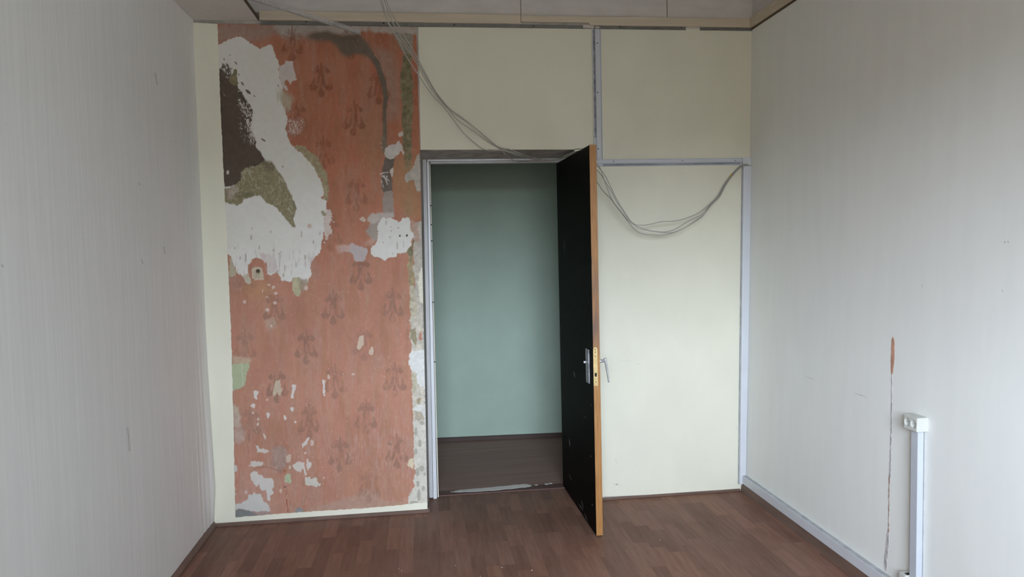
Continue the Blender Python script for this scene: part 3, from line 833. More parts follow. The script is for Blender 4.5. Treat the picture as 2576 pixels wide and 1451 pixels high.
# pink paint, more orange at the top, chalkier below
up_ = np.clip((760 - PYg) / 350, 0, 1)[..., None]
C_ = np.array([0.415, 0.160, 0.096]) * up_ + np.array([0.438, 0.212, 0.148]) * (1 - up_)
C_ = C_ * (0.86 + 0.28 * NL[..., None]) * (0.95 + 0.10 * NI[..., None])
C_ = C_ * (0.95 + 0.10 * NS[..., None])
def mixc(wt, col, var=0.0):
    global C_
    w = np.clip(wt, 0, 1)[..., None]
    c = np.array(col) * (1 + var * (NI[..., None] - 0.5) * 2)
    C_ = C_ * (1 - w) + c * w
def shade(poly, col, r=4, a=1.0, noise='i', amp=0.6, var=0.15):
    mk = blur(blur(inside(poly).astype(float), r), r)
    mixc(np.clip((mk + amp * (NOI[noise] - 0.5)) * 1.25 - 0.1, 0, 1) * (mk > 0.02) * a, col, var)
PARTS = ['pink_paint']
def patch(poly, col, part=None, r=2, amp=0.8, noise='i', h=0.0, var=0.12, a=1.0):
    mk = blur(blur(inside(poly).astype(float), r), max(1, r // 2))
    mk = (mk + amp * (NOI[noise] - 0.5) + (0.55 if r else 0.2) * (NF - 0.5)) * (mk > 0.04)
    hard = mk > 0.5
    mixc(np.clip((mk - 0.42) / 0.16, 0, 1) * a, col, var)
    if part:
        if part not in PARTS:
            PARTS.append(part)
        CLS[hard] = PARTS.index(part)
    HGT[hard] = h
    return hard

# chalky vertical streaks low down
ck = np.clip((PYg - 880) / 250, 0, 1) * np.clip((NS - 0.50) * 5, 0, 1) * np.clip((fbm(PXg / 40, PYg / 60, 2, 12) - 0.35) * 3, 0, 1)
mixc(ck * 0.55, (0.48, 0.31, 0.265))
ck = np.clip((NS - 0.56) * 6, 0, 1) * np.clip((NL - 0.45) * 3, 0, 1)
mixc(ck * 0.35, (0.42, 0.26, 0.20))
for sd, cc, aa in ((41, (0.33, 0.165, 0.088), 0.55), (47, (0.46, 0.255, 0.17), 0.5), (53, (0.40, 0.265, 0.20), 0.5)):
    ck = np.clip((fbm(PXg / 15, PYg / 75, 4, sd) - 0.52) * 6, 0, 1)
    mixc(ck * aa * (0.6 + 0.8 * (NS - 0.5)), cc, 0.1)
# soft stains
shade(Zp('A', [(40, 60), (1460, 60), (1460, 230), (1100, 290), (850, 200), (500, 320), (350, 220), (50, 340)]), (0.36, 0.255, 0.21), 5, 0.85)
shade(Zp('A', [(830, 50), (1460, 50), (1460, 150), (1080, 230), (880, 210)]), (0.44, 0.40, 0.35), 4, 0.85)
shade(Zp('B', [(-20, 60), (1410, 80), (1400, 215), (1050, 190), (760, 165), (600, 130), (560, 215), (320, 215), (-20, 170)]), (0.47, 0.425, 0.38), 2, 0.9, amp=0.9)
shade(Zp('D', [(480, 0), (850, 0), (860, 700), (620, 700), (540, 300)]), (0.40, 0.205, 0.12), 8, 0.6)
shade(Zp('D', [(1000, 480), (1250, 470), (1330, 900), (1330, 1300), (1150, 1290), (1000, 1050), (980, 700)]), (0.40, 0.22, 0.12), 6, 0.85, 'v', 0.8)
shade(Zp('E', [(380, 700), (560, 740), (580, 950), (300, 900), (200, 800)]), (0.46, 0.25, 0.14), 6, 0.7)
shade(Zp('E', [(90, 640), (180, 660), (220, 780), (200, 850), (110, 760)]), (0.40, 0.24, 0.19), 5, 0.7)
shade(Zp('B', [(720, 380), (1010, 430), (1100, 600), (1130, 900), (1130, 1400), (960, 1450), (960, 1000), (880, 650)]), (0.36, 0.235, 0.18), 7, 0.8)
shade(Zp('J', [(-300, 1290), (0, 1200), (480, 1080), (520, 1000), (800, 1060), (820, 1170), (1210, 1190), (1200, 1230), (-300, 1330)]), (0.41, 0.30, 0.24), 4, 0.55)
shade(Zp('I', [(690, 290), (810, 250), (930, 300), (900, 560), (830, 625), (740, 610), (690, 430)]), (0.375, 0.275, 0.235), 2, 0.8, 'v', 0.8)
shade(Zp('I', [(130, 980), (380, 600), (560, 640), (640, 1000), (760, 1100), (740, 1260), (500, 1290), (200, 1230)]), (0.50, 0.30, 0.24), 6, 0.5)
shade(Zp('I', [(1190, 870), (1420, 880), (1480, 1120), (1180, 1140)]), (0.43, 0.25, 0.20), 6, 0.5, 'v')
shade(Zp('I', [(110, 0), (260, 60), (240, 200), (120, 180)]), (0.46, 0.36, 0.31), 5, 0.7)
# ---- stencilled ornaments
def ornament(x, y, a=1.0, clip=None):
    s = 1.0
    m_ = np.zeros(XX.shape)
    sel = (abs(PXg - x) < 40) & (abs(PYg - y) < 60)
    if not sel.any():
        return
    def E(cx, cy, rx, ry, rot=0.0):
        nonlocal m_
        m_ = np.maximum(m_, np.clip((1.0 - ell(x + cx, y + cy, rx, ry, rot)) * 3, 0, 1) * sel)
    def Bd(pts, w0, w1):
        nonlocal m_
        d = band([(x + p, y + q_) for p, q_ in pts], w0, w1)
        m_ = np.maximum(m_, np.clip((1 - d) * 3, 0, 1) * sel)
    Bd([(0, -47), (0, -39), (0, -28)], 1.6, 4.6)
    Bd([(0, -28), (0, -14)], 2.6, 2.2)
    for sg in (-1, 1):
        E(sg * 8.5, -36, 3.4, 3.0); Bd([(sg * 8, -35), (sg * 4, -27), (0, -22)], 1.4, 2.0)
        E(sg * 16, -23.5, 7.2, 7.0); Bd([(sg * 14, -30), (sg * 8, -27), (sg * 3, -15)], 3.6, 3.6)
        Bd([(sg * 17, -7), (sg * 20.5, 4), (sg * 22, 12)], 1.4, 6.0)
        E(sg * 21.5, 16, 8.8, 9.8)
        Bd([(sg * 17, 21), (sg * 9.5, 14), (sg * 6, 0), (sg * 5.5, -10)], 4.6, 3.0)
        Bd([(sg * 2.2, -10), (sg * 2.6, 6), (sg * 1.5, 20)], 1.7, 1.2)
    E(0, -11.5, 10.0, 4.4)
    E(0, 32, 9.6, 10.6); Bd([(0, 13), (0, 25)], 1.6, 7.0)
    wear = np.clip((0.70 - fbm(PXg / 6, PYg / 17, 3, int(x) % 31)) * 5, 0.25, 1)
    up1 = np.clip((700 - y) / 300, 0, 1)
    mixc(m_ * a * wear * 0.80, np.array([0.215, 0.085, 0.050]) * up1 + np.array([0.262, 0.145, 0.108]) * (1 - up1), 0.15)
for ox, oy, oa in ((808, 203, 0.8), (890, 300, 0.8), (747, 300, 0.6), (813, 388, 0.55), (897, 490, 0.6), (735, 112, 0.75), (883, 108, 0.8), (952, 222, 0.7), (832, 590, 0.5),
                   (908, 690, 0.85), (690, 780, 0.7), (838, 777, 0.85), (987, 770, 0.85), (770, 875, 0.9), (915, 868, 0.6), (616, 874, 0.5), (697, 972, 0.9), (843, 962, 0.75),
                   (993, 957, 0.85), (778, 1062, 0.75), (921, 1052, 0.8), (628, 1068, 0.55), (707, 1150, 0.35), (855, 1145, 0.8), (998, 1138, 0.85), (928, 1225, 0.5), (778, 1240, 0.3), (1044, 830, 0.35), (1048, 225, 0.4), (617, 700, 0.3)):
    ornament(ox, oy, oa)
# ---- dark water stain and the chased channel below it
shade(Zp('B', [(-150, 210), (0, 170), (120, 150), (330, 220), (570, 190), (640, 260), (760, 420), (700, 520), (560, 480), (430, 510), (330, 490), (280, 380), (180, 300), (0, 290), (-150, 260)]), (0.170, 0.132, 0.100), 3, 1.0, amp=0.7)
mixc(np.clip((1.15 - band(Zp('B', [(600, 380), (700, 440), (760, 520), (830, 610), (880, 760), (920, 880), (940, 1010), (955, 1090), (945, 1150), (935, 1260), (935, 1451)]), 9, 4.5) - 0.35 * (NI - 0.5)) * 3, 0, 1), (0.165, 0.13, 0.102), 0.15)
mixc(np.clip((1.1 - band(Zp('D', [(865, 0), (872, 120), (870, 250), (865, 390)]), 5, 6) - 0.5 * (NI - 0.5)) * 3, 0, 1), (0.18, 0.145, 0.115), 0.15)
shade(Zp('D', [(830, 220), (900, 240), (900, 420), (860, 480), (830, 400)]), (0.24, 0.19, 0.15), 2, 0.8)
patch(Zp('D', [(870, 490), (1000, 500), (985, 600), (945, 690), (965, 800), (970, 930), (930, 1020), (870, 970), (830, 890), (820, 800), (850, 640)]), (0.165, 0.135, 0.112), 'cement_patch', 1, 0.5, 'i', -0.001, 0.25)
patch(Zp('D', [(865, 950), (975, 930), (1000, 1270), (850, 1290), (840, 1050)]), (0.35, 0.285, 0.25), 'cement_patch', 2, 0.5, 'i', -0.0005)
for st in ([(815, 715), (860, 695), (920, 690)], [(840, 740), (900, 780), (930, 800)], [(860, 735), (890, 800), (905, 850)], [(830, 830), (850, 880)], [(900, 740), (880, 790)], [(830, 790), (830, 860)]):
    mixc(np.clip((1 - band(Zp('D', st), 2.2, 1.2)) * 3, 0, 1) * (NF > 0.35), (0.56, 0.52, 0.48))
# ---- olive ground showing on the right
patch(Zp('B', [(1040, 170), (1330, 200), (1322, 480), (1215, 490), (1130, 340)]), (0.31, 0.28, 0.23), 'olive_plaster', 2, 0.6, 'd', -0.001)
patch(Zp('B', [(1215, 470), (1310, 470), (1310, 700), (1340, 850), (1325, 1000), (1345, 1100), (1335, 1250), (1318, 1460), (1168, 1460), (1188, 1200), (1165, 1030), (1150, 740), (1190, 640), (1190, 540)]), (0.225, 0.195, 0.115), 'olive_plaster', 1, 0.8, 'i', -0.0025, 0.5)
patch(Zp('D', [(1085, -20), (1232, -20), (1215, 250), (1222, 400), (1212, 580), (1180, 650), (1150, 640), (1120, 450), (1100, 250), (1112, 150)]), (0.235, 0.205, 0.125), 'olive_plaster', 1, 0.8, 'i', -0.0025, 0.5)
shade(Zp('D', [(1110, 500), (1220, 520), (1210, 800), (1230, 1250), (1130, 1250), (1180, 900)]), (0.34, 0.235, 0.14), 2, 0.6, 'v', 0.9)
patch(Zp('F', [(1065, 540), (1125, 530), (1150, 700), (1150, 900), (1120, 1100), (1130, 1300), (1105, 1451), (1095, 1200), (1085, 1000), (1075, 800)]), (0.36, 0.285, 0.17), 'olive_plaster', 1, 0.9, 'v', -0.001, 0.3)
# ---- broken plaster edge along the door recess
EDGE = 'edge_plaster'
patch(Zp('D', [(1340, 440), (1290, 465), (1262, 590), (1240, 640), (1130, 720), (1130, 790), (1150, 830), (1185, 800), (1250, 790), (1270, 880), (1300, 950), (1340, 950)]), (0.47, 0.43, 0.375), EDGE, 1, 0.5, 'i', -0.002, 0.25)
patch(Zp('F', [(1165, 90), (1340, 80), (1370, 690), (1390, 1451), (1150, 1451), (1160, 1200), (1150, 1000), (1165, 880), (1150, 760), (1130, 700), (1150, 560), (1130, 500), (1140, 400), (1150, 330), (1110, 300), (1150, 200), (1120, 150)]), (0.50, 0.455, 0.39), EDGE, 1, 0.7, 'i', -0.002, 0.3)
shade(Zp('F', [(1110, 60), (1180, 100), (1210, 200), (1230, 350), (1150, 360), (1100, 180)]), (0.47, 0.33, 0.26), 1, 0.9)
patch(Zp('F', [(1090, 930), (1160, 900), (1170, 1060), (1185, 1250), (1130, 1451), (1100, 1451), (1100, 1100)]), (0.46, 0.41, 0.31), EDGE, 1, 1.0, 'i', -0.002, 0.5)
patch(Zp('F', [(1252, 680), (1375, 680), (1385, 1190), (1225, 1150), (1198, 900), (1215, 760)]), (0.72, 0.69, 0.57), EDGE, 1, 0.3, 'i', 0.001, 0.05)
patch(Zp('H', [(1380, -20), (1420, 1470), (1135, 1470), (1130, 1150), (1125, 900), (1110, 700), (1070, 560), (1085, 490), (1112, 420), (1110, 320), (1085, 230), (1100, 150), (1115, -20)]), (0.555, 0.505, 0.425), EDGE, 1, 0.5, 'i', -0.002, 0.3)
patch(Zp('H', [(1100, 440), (1390, 390), (1400, 900), (1230, 910), (1185, 800), (1180, 720), (1100, 660), (1075, 560), (1085, 490)]), (0.69, 0.68, 0.65), EDGE, 1, 0.4, 'i', 0.0, 0.08)
patch(Zp('H', [(1145, 1140), (1410, 1100), (1420, 1460), (1170, 1460), (1165, 1300)]), (0.64, 0.62, 0.575), EDGE, 1, 0.7, 'i', -0.001, 0.15)
patch(Zp('H', [(1245, 140), (1252, 280), (1215, 310), (1205, 220)]), (0.50, 0.235, 0.17), None, 0, 0.5)
patch(Zp('H', [(1180, 1040), (1240, 1030), (1220, 1130), (1180, 1100)]), (0.38, 0.31, 0.21), None, 0, 0.6)
patch(Zp('H', [(1095, 150), (1170, 120), (1190, 250), (1165, 370), (1120, 290), (1090, 230)]), (0.28, 0.245, 0.16), None, 1, 1.1, 'd', -0.003, 0.4)
patch(Zp('H', [(1115, 720), (1170, 730), (1190, 800), (1170, 1000), (1125, 980)]), (0.45, 0.41, 0.31), None, 1, 0.9, 'i', -0.002, 0.3)
patch(Zp('H', [(1160, 1210), (1260, 1230), (1280, 1330), (1200, 1400), (1160, 1330)]), (0.42, 0.36, 0.28), None, 1, 1.2, 'i', -0.002, 0.2)
patch(Zp('J', [(1275, -10), (1600, -10), (1600, 1240), (1200, 1235), (1210, 1080), (1270, 1000), (1290, 950), (1280, 850), (1310, 780), (1282, 560), (1288, 300)]), (0.60, 0.565, 0.49), EDGE, 1, 0.4, 'i', -0.001, 0.16)
for cx, cy, rx, ry in ((1370, 320, 26, 58), (1312, 440, 26, 45), (1400, 690, 40, 42), (1340, 910, 24, 45), (1420, 980, 22, 36), (1355, 1080, 28, 80), (1440, 770, 14, 25), (1335, 740, 30, 60), (1310, 150, 22, 70), (1400, 20, 40, 30), (1285, 1190, 60, 28)):
    (a, c), = Zp('J', [(cx, cy)])
    w = np.clip((1.15 - ell(a, c, rx / 5.803, ry / 5.803) + 1.2 * (NI - 0.5)) * 3, 0, 1)
    mixc(w, (0.40, 0.375, 0.315)); HGT[w > 0.5] = -0.0025
patch(Zp('J', [(1245, 540), (1272, 560), (1275, 720), (1250, 670), (1195, 665), (1190, 620), (1215, 560)]), (0.62, 0.53, 0.38), None, 0, 0.4)
# ---- upper right scrapes and the white filler block beside the frame
for poly in ([(1100, 95), (1115, 220), (1070, 235), (1052, 190), (1085, 160)], [(940, 650), (980, 620), (990, 680), (962, 755), (948, 720)], [(810, 255), (825, 310), (850, 390), (830, 380), (812, 320)]):
    patch(Zp('D', poly), (0.57, 0.53, 0.48), None, 0, 0.5)
patch(Zp('D', [(868, 400), (930, 330), (1010, 330), (1048, 280), (1062, 315), (1100, 330), (1122, 470), (1080, 410), (1050, 460), (1000, 480), (990, 530), (950, 500), (900, 515), (865, 470)]), (0.58, 0.545, 0.505), 'plaster_patch_small', 1, 0.8, 'd', 0.001)
shade(Zp('F', [(590, 100), (690, 85), (680, 300), (640, 345), (560, 285), (530, 220)]), (0.37, 0.32, 0.28), 1, 0.95, amp=0.5)
shade(Zp('F', [(545, 45), (600, -20), (890, -30), (895, 45), (840, 30), (690, 85), (600, 125), (550, 80)]), (0.50, 0.45, 0.405), 1, 0.95, amp=0.5)
patch(Zp('F', [(440, 50), (490, 30), (525, 60), (505, 98), (455, 85)]), (0.54, 0.46, 0.37), None, 0, 0.5)
shade(Zp('F', [(490, 350), (600, 310), (640, 350), (580, 420), (490, 400)]), (0.53, 0.33, 0.26), 2, 0.7)
patch(Zp('F', [(690, 80), (740, 42), (785, 52), (840, 32), (890, 60), (955, 108), (1000, 40), (1060, 30), (1095, 60), (1100, 170), (1155, 290), (1100, 330), (1110, 380), (1060, 480), (960, 500), (920, 500), (905, 560), (850, 545), (790, 575), (768, 605), (740, 570), (660, 555), (582, 512), (600, 420), (660, 360), (680, 300), (668, 150)]),
      (0.69, 0.675, 0.63), 'plaster_patch_door', 1, 0.75, 'v', 0.0015, 0.06)
for cx, cy, rx, ry in ((963, 275, 12, 15), (1055, 270, 13, 15), (942, 170, 18, 9), (836, 290, 14, 11), (870, 508, 12, 7), (748, 362, 14, 6), (850, 155, 6, 12), (696, 352, 10, 5), (1010, 350, 8, 14), (852, 210, 5, 18), (785, 100, 5, 40), (930, 400, 8, 60), (1010, 400, 6, 30)):
    (a, c), = Zp('F', [(cx, cy)])
    w = np.clip((1.1 - ell(a, c, rx / 5.182, ry / 5.182)) * 3, 0, 1)
    k_ = (0.06, 0.045, 0.035) if (cx, cy) in ((963, 275), (1055, 270)) else (0.36, 0.33, 0.29)
    mixc(w * (1 if k_[0] < 0.1 else 0.7), k_); HGT[w > 0.5] = -0.004 if k_[0] < 0.1 else 0.0
patch(Zp('F', [(1062, 440), (1110, 420), (1135, 330), (1160, 320), (1130, 420), (1132, 530), (1090, 550), (1058, 490)]), (0.21, 0.19, 0.115), 'olive_plaster', 0, 0.4, 'i', -0.002, 0.3)
patch(Zp('F', [(165, 410), (300, 400), (330, 370), (370, 375), (390, 400), (540, 440), (535, 530), (500, 600), (470, 620), (440, 605), (390, 620), (365, 520), (300, 480), (180, 490)]), (0.47, 0.405, 0.395), 'plaster_patch_lilac', 1, 0.7, 'i', 0.0008, 0.08)
shade(Zp('F', [(120, 400), (310, 395), (310, 490), (150, 500)]), (0.52, 0.33, 0.27), 2, 0.75)
# ---- the big white filler sweep on the left, then what shows through it
BIG = Zp('A', [(-20, 380), (60, 340), (160, 290), (310, 230), (365, 240), (430, 280), (520, 330), (612, 408), (700, 370), (802, 345), (815, 410), (870, 530), (905, 600), (895, 750), (930, 900), (960, 1000), (930, 1080), (965, 1200), (1000, 1290), (1035, 1451)]) \
    + Zp('C', [(870, 60), (815, 110), (840, 180), (850, 260), (920, 345), (1000, 405), (1070, 480), (1140, 560), (1190, 640), (1240, 740), (1272, 830), (1282, 900), (1250, 960), (1312, 995), (1312, 1100), (1290, 1200), (1302, 1340), (1280, 1420)]) \
    + Zp('E', [(1255, 30), (1250, 60), (1222, 120), (1222, 200), (1200, 290), (1180, 380), (1140, 400), (1100, 470), (1065, 530), (1065, 580), (1092, 610), (1060, 670), (1030, 740), (980, 730), (940, 690), (900, 690), (850, 655), (840, 725), (720, 705), (690, 640), (650, 600), (590, 645), (540, 615), (540, 500), (480, 450), (440, 425), (350, 440), (350, 490), (300, 510), (310, 600), (320, 660), (250, 650), (245, 640), (210, 610), (205, 660), (170, 600), (145, 520), (90, 390), (-20, 330)])
mw = patch(BIG, (0.70, 0.68, 0.635), 'plaster_patch', 1, 0.55, 'v', 0.0012, 0.05)
w_ = np.clip((NL - 0.5) * 4, 0, 1) * mw
mixc(w_ * 0.35, (0.62, 0.60, 0.50))
mixc(mw * np.clip((PYg - 600) / 80, 0, 1) * np.clip((0.42 - NV) * 9, 0, 1) * 0.75, (0.44, 0.37, 0.36))
patch(Zp('A', [(905, 640), (960, 640), (1000, 560), (1060, 575), (1105, 570), (1112, 700), (1165, 840), (1130, 855), (1085, 850), (1075, 915), (1010, 830), (970, 890), (1030, 960), (1020, 1000), (960, 960), (900, 800)]), (0.59, 0.525, 0.49), 'plaster_patch', 1, 0.7, 'd', 0.0006, 0.1)
patch(Zp('C', [(845, -20), (1060, -20), (1050, 120), (980, 190), (920, 230), (850, 180), (815, 110)]), (0.40, 0.20, 0.145), None, 2, 1.0, 'd', 0.0, 0.2)
REDZ = Zp('C', [(845, -20), (1060, -20), (1050, 120), (980, 190), (920, 230), (850, 180), (815, 110)])
patch(Zp('C', [(1300, 1080), (1380, 1130), (1390, 1230), (1350, 1260), (1370, 1400), (1290, 1451), (1290, 1250)]), (0.62, 0.53, 0.48), None, 3, 1.6, 'd', 0.0006, 0.1)
shade(Zp('A', [(890, 1000), (1030, 1030), (1080, 1150), (1050, 1300), (1000, 1300), (940, 1150), (880, 1080)]), (0.47, 0.42, 0.32), 4, 0.85, 'v', 1.3)
patch(Zp('C', [(910, 330), (960, 310), (1040, 330), (1120, 400), (1200, 450), (1235, 540), (1312, 650), (1338, 780), (1338, 900), (1322, 995), (1285, 985), (1282, 900), (1245, 740), (1145, 560), (1000, 400)]), (0.36, 0.305, 0.19), 'khaki_plaster', 1, 0.7, 'd', -0.0006, 0.25)
patch(Zp('C', [(1245, 1095), (1300, 1130), (1310, 1170), (1270, 1180), (1240, 1130)]), (0.36, 0.32, 0.22), None, 0, 0.5)
patch(Zp('C', [(1240, 950), (1290, 990), (1260, 985)]), (0.33, 0.29, 0.2), None, 0, 0.3)
# brown and olive ground inside the sweep
patch(Zp('A', [(-20, 700), (90, 690), (110, 600), (160, 640), (230, 690), (250, 800), (300, 920), (315, 960), (350, 990), (420, 1085), (450, 1130), (490, 1190), (535, 1300), (520, 1380), (530, 1470), (-20, 1470)])
      , (0.112, 0.084, 0.065), 'brown_plaster', 3, 1.15, 'd', -0.003, 0.18)
patch(Zp('C', [(-60, -40), (385, -40), (395, 100), (430, 200), (460, 290), (450, 325), (500, 390), (550, 475), (560, 520), (450, 570), (330, 590), (270, 640), (280, 720), (210, 800), (-60, 840)]), (0.112, 0.082, 0.064), 'brown_plaster', 1, 0.5, 'd', -0.003, 0.18)
FK = fbm((PXg - PYg * 0.50) / 2.1, (PYg + PXg * 0.4) / 5.5, 3, 14)
def flecks(poly, thr, col, r=3, a=0.95):
    mk = blur(blur(inside(poly).astype(float), r), r)
    mixc(np.clip((FK - thr + 0.55 * (mk - 1)) * 14, 0, 1) * a, col, 0.08)
flecks(Zp('A', [(300, 1090), (380, 1090), (440, 1130), (490, 1190), (545, 1300), (540, 1470), (420, 1470), (400, 1380), (340, 1260)]), 0.47, (0.60, 0.55, 0.51))
flecks(Zp('C', [(290, -60), (410, -60), (420, 60), (445, 170), (500, 290), (420, 340), (350, 260), (320, 150)]), 0.46, (0.60, 0.55, 0.51))
flecks(Zp('A', [(80, 540), (240, 560), (330, 700), (330, 800), (160, 860), (90, 760)]), 0.52, (0.60, 0.57, 0.52))
flecks(REDZ, 0.50, (0.60, 0.52, 0.46))
flecks(Zp('C', [(200, -60), (330, -60), (360, 300), (250, 340)]), 0.66, (0.55, 0.50, 0.46))
patch(Zp('C', [(-60, 860), (130, 840), (210, 800), (275, 730), (275, 650), (325, 590), (430, 575), (520, 545), (570, 488), (625, 535), (650, 500), (665, 530), (705, 605), (762, 680), (812, 770), (862, 880), (895, 950), (950, 1080), (930, 1150), (912, 1200), (945, 1345), (900, 1300), (800, 1190), (720, 1090), (700, 1065), (600, 1020), (550, 980), (510, 930), (430, 930), (380, 950), (300, 970), (290, 1030), (220, 1050), (120, 1020), (-60, 1000)]),
      (0.265, 0.23, 0.14), 'olive_plaster_left', 1, 0.75, 'd', -0.002, 0.22)
shade(Zp('C', [(560, 490), (640, 505), (700, 610), (600, 620), (500, 560)]), (0.19, 0.16, 0.11), 2, 0.8)
shade(Zp('C', [(105, 850), (210, 800), (230, 880), (180, 960), (120, 1000)]), (0.42, 0.35, 0.30), 2, 0.8)
shade(Zp('C', [(200, 900), (400, 880), (500, 900), (430, 940), (200, 960)]), (0.19, 0.165, 0.10), 1, 0.7)
for st in ([(300, 690), (320, 740)], [(370, 650), (390, 700), (410, 720)], [(230, 830), (240, 880)], [(740, 710), (735, 780)], [(765, 740), (800, 770)], [(490, 830), (500, 850)], [(450, 800), (470, 840)], [(880, 1050), (900, 1090)], [(850, 1080), (890, 1150)], [(300, 660), (350, 620), (420, 640)], [(560, 750), (580, 770)]):
    mixc(np.clip((1.15 - band(Zp('C', st), 2.6, 1.6) + 1.6 * (ND - 0.5)) * 3, 0, 1) * 0.5, (0.50, 0.46, 0.34))
w_ = (CLS == PARTS.index('olive_plaster_left')) & (NF > 0.66)
mixc(w_ * 0.45, (0.46, 0.42, 0.31))
patch(Zp('A', [(265, 690), (325, 690), (312, 800), (340, 925), (250, 905), (195, 870), (210, 800), (262, 750)]), (0.235, 0.20, 0.12), 'olive_plaster_left', 1, 0.8, 'd', -0.002, 0.3)
for cx, cy, rx, ry, ro in ((470, 1010, 45, 18, 0.7), (390, 895, 30, 12, 0.9), (300, 610, 32, 8, 0.9), (220, 493, 12, 6, 0.8), (135, 555, 12, 7, 1.0), (180, 640, 45, 14, 1.0), (130, 640, 40, 16, 0.9), (340, 770, 16, 8, 1.1), (895, 925, 26, 8, 1.2), (560, 1070, 18, 8, 0.6), (110, 1010, 10, 14, 0), (450, 1125, 14, 7, 0.8)):
    (a, c), = Zp('A', [(cx, cy)])
    mixc(np.clip((1.15 - ell(a, c, rx / 5.581, ry / 5.581, ro) + 1.2 * (ND - 0.5)) * 3, 0, 1), (0.15, 0.125, 0.09) if cx < 500 else (0.33, 0.29, 0.23))
for cx, cy, rx, ry, ro in ((545, 252, 36, 9, 0.55), (780, 575, 9, 8, 0), (110, 645, 16, 26, 0)):
    (a, c), = Zp('C', [(cx, cy)])
    mixc(np.clip((1.15 - ell(a, c, rx / 4.837, ry / 4.837, ro)) * 3, 0, 1), (0.60, 0.56, 0.52) if cx == 110 else (0.14, 0.115, 0.085))
for cx, cy, rx, ry in ((347, 180, 12, 34), (447, 305, 9, 26), (620, 335, 12, 22), (712, 355, 9, 10), (960, 140, 8, 44), (1005, 420, 14, 34), (1105, 235, 10, 24), (360, 70, 6, 24), (215, 430, 12, 20), (690, 380, 7, 16), (1185, 130, 6, 34), (755, 560, 8, 50), (150, 310, 8, 14), (585, 110, 8, 16), (280, 430, 12, 60), (660, 600, 12, 26), (740, 640, 12, 26), (965, 700, 14, 26)):
    (a, c), = Zp('E', [(cx, cy)])
    mixc(np.clip((1.2 - ell(a, c, rx / 4.837, ry / 4.837) + 1.2 * (NV - 0.5)) * 2, 0, 1) * 0.75, (0.40, 0.33, 0.30))
mixc((inside(Zp('E', [(440, 370), (540, 380), (640, 420), (660, 560), (600, 620), (540, 600), (500, 470)]))).astype(float) * np.clip(NV * 2.2 - 0.5, 0, 0.8), (0.56, 0.46, 0.45))
# ---- below the sweep
patch(Zp('E', [(245, 640), (300, 620), (345, 690), (345, 735), (310, 752), (270, 725)]), (0.53, 0.47, 0.37), None, 1, 0.5, 'v')
patch(Zp('E', [(365, 550), (450, 530), (482, 570), (508, 690), (440, 705), (355, 690)]), (0.55, 0.46, 0.35), None, 1, 0.4, 'i', 0.0005)
(a, c), = Zp('E', [(428, 592)])
w_ = np.clip((1.1 - ell(a, c, 5.5, 6)) * 3, 0, 1); mixc(w_, (0.07, 0.06, 0.045)); HGT[w_ > 0.5] = -0.005
shade(Zp('E', [(390, 610), (470, 610), (450, 680), (390, 670)]), (0.40, 0.34, 0.24), 1, 0.7)
patch(Zp('E', [(848, 650), (950, 670), (948, 800), (942, 890), (880, 882), (848, 790)]), (0.44, 0.405, 0.265), 'khaki_plaster', 1, 0.4, 'v', 0.0)
shade(Zp('E', [(940, 690), (1045, 700), (1000, 825), (940, 825)]), (0.36, 0.29, 0.215), 1, 0.9)
patch(Zp('E', [(80, 380), (150, 540), (172, 640), (80, 655)]), (0.45, 0.395, 0.29), None, 1, 0.5, 'v')
shade(Zp('E', [(520, 1180), (620, 1150), (660, 1250), (540, 1320)]), (0.46, 0.33, 0.25), 2, 0.7)
for cx, cy, rx, ry in ((645, 860, 24, 20), (640, 975, 22, 22), (545, 1060, 24, 22), (620, 785, 20, 20), (565, 757, 18, 13), (267, 965, 22, 22), (595, 1255, 14, 18), (1018, 795, 24, 26), (540, 905, 22, 9), (485, 835, 8, 24), (1060, 40, 30, 30), (1280, 120, 22, 26), (1265, 195, 16, 22), (1240, 240, 14, 12)):
    (a, c), = Zp('E', [(cx, cy)])
    mixc(np.clip((1.1 - ell(a, c, rx / 4.837, ry / 4.837) + 1.0 * (NI - 0.5)) * 3, 0, 1), (0.60, 0.46, 0.385))
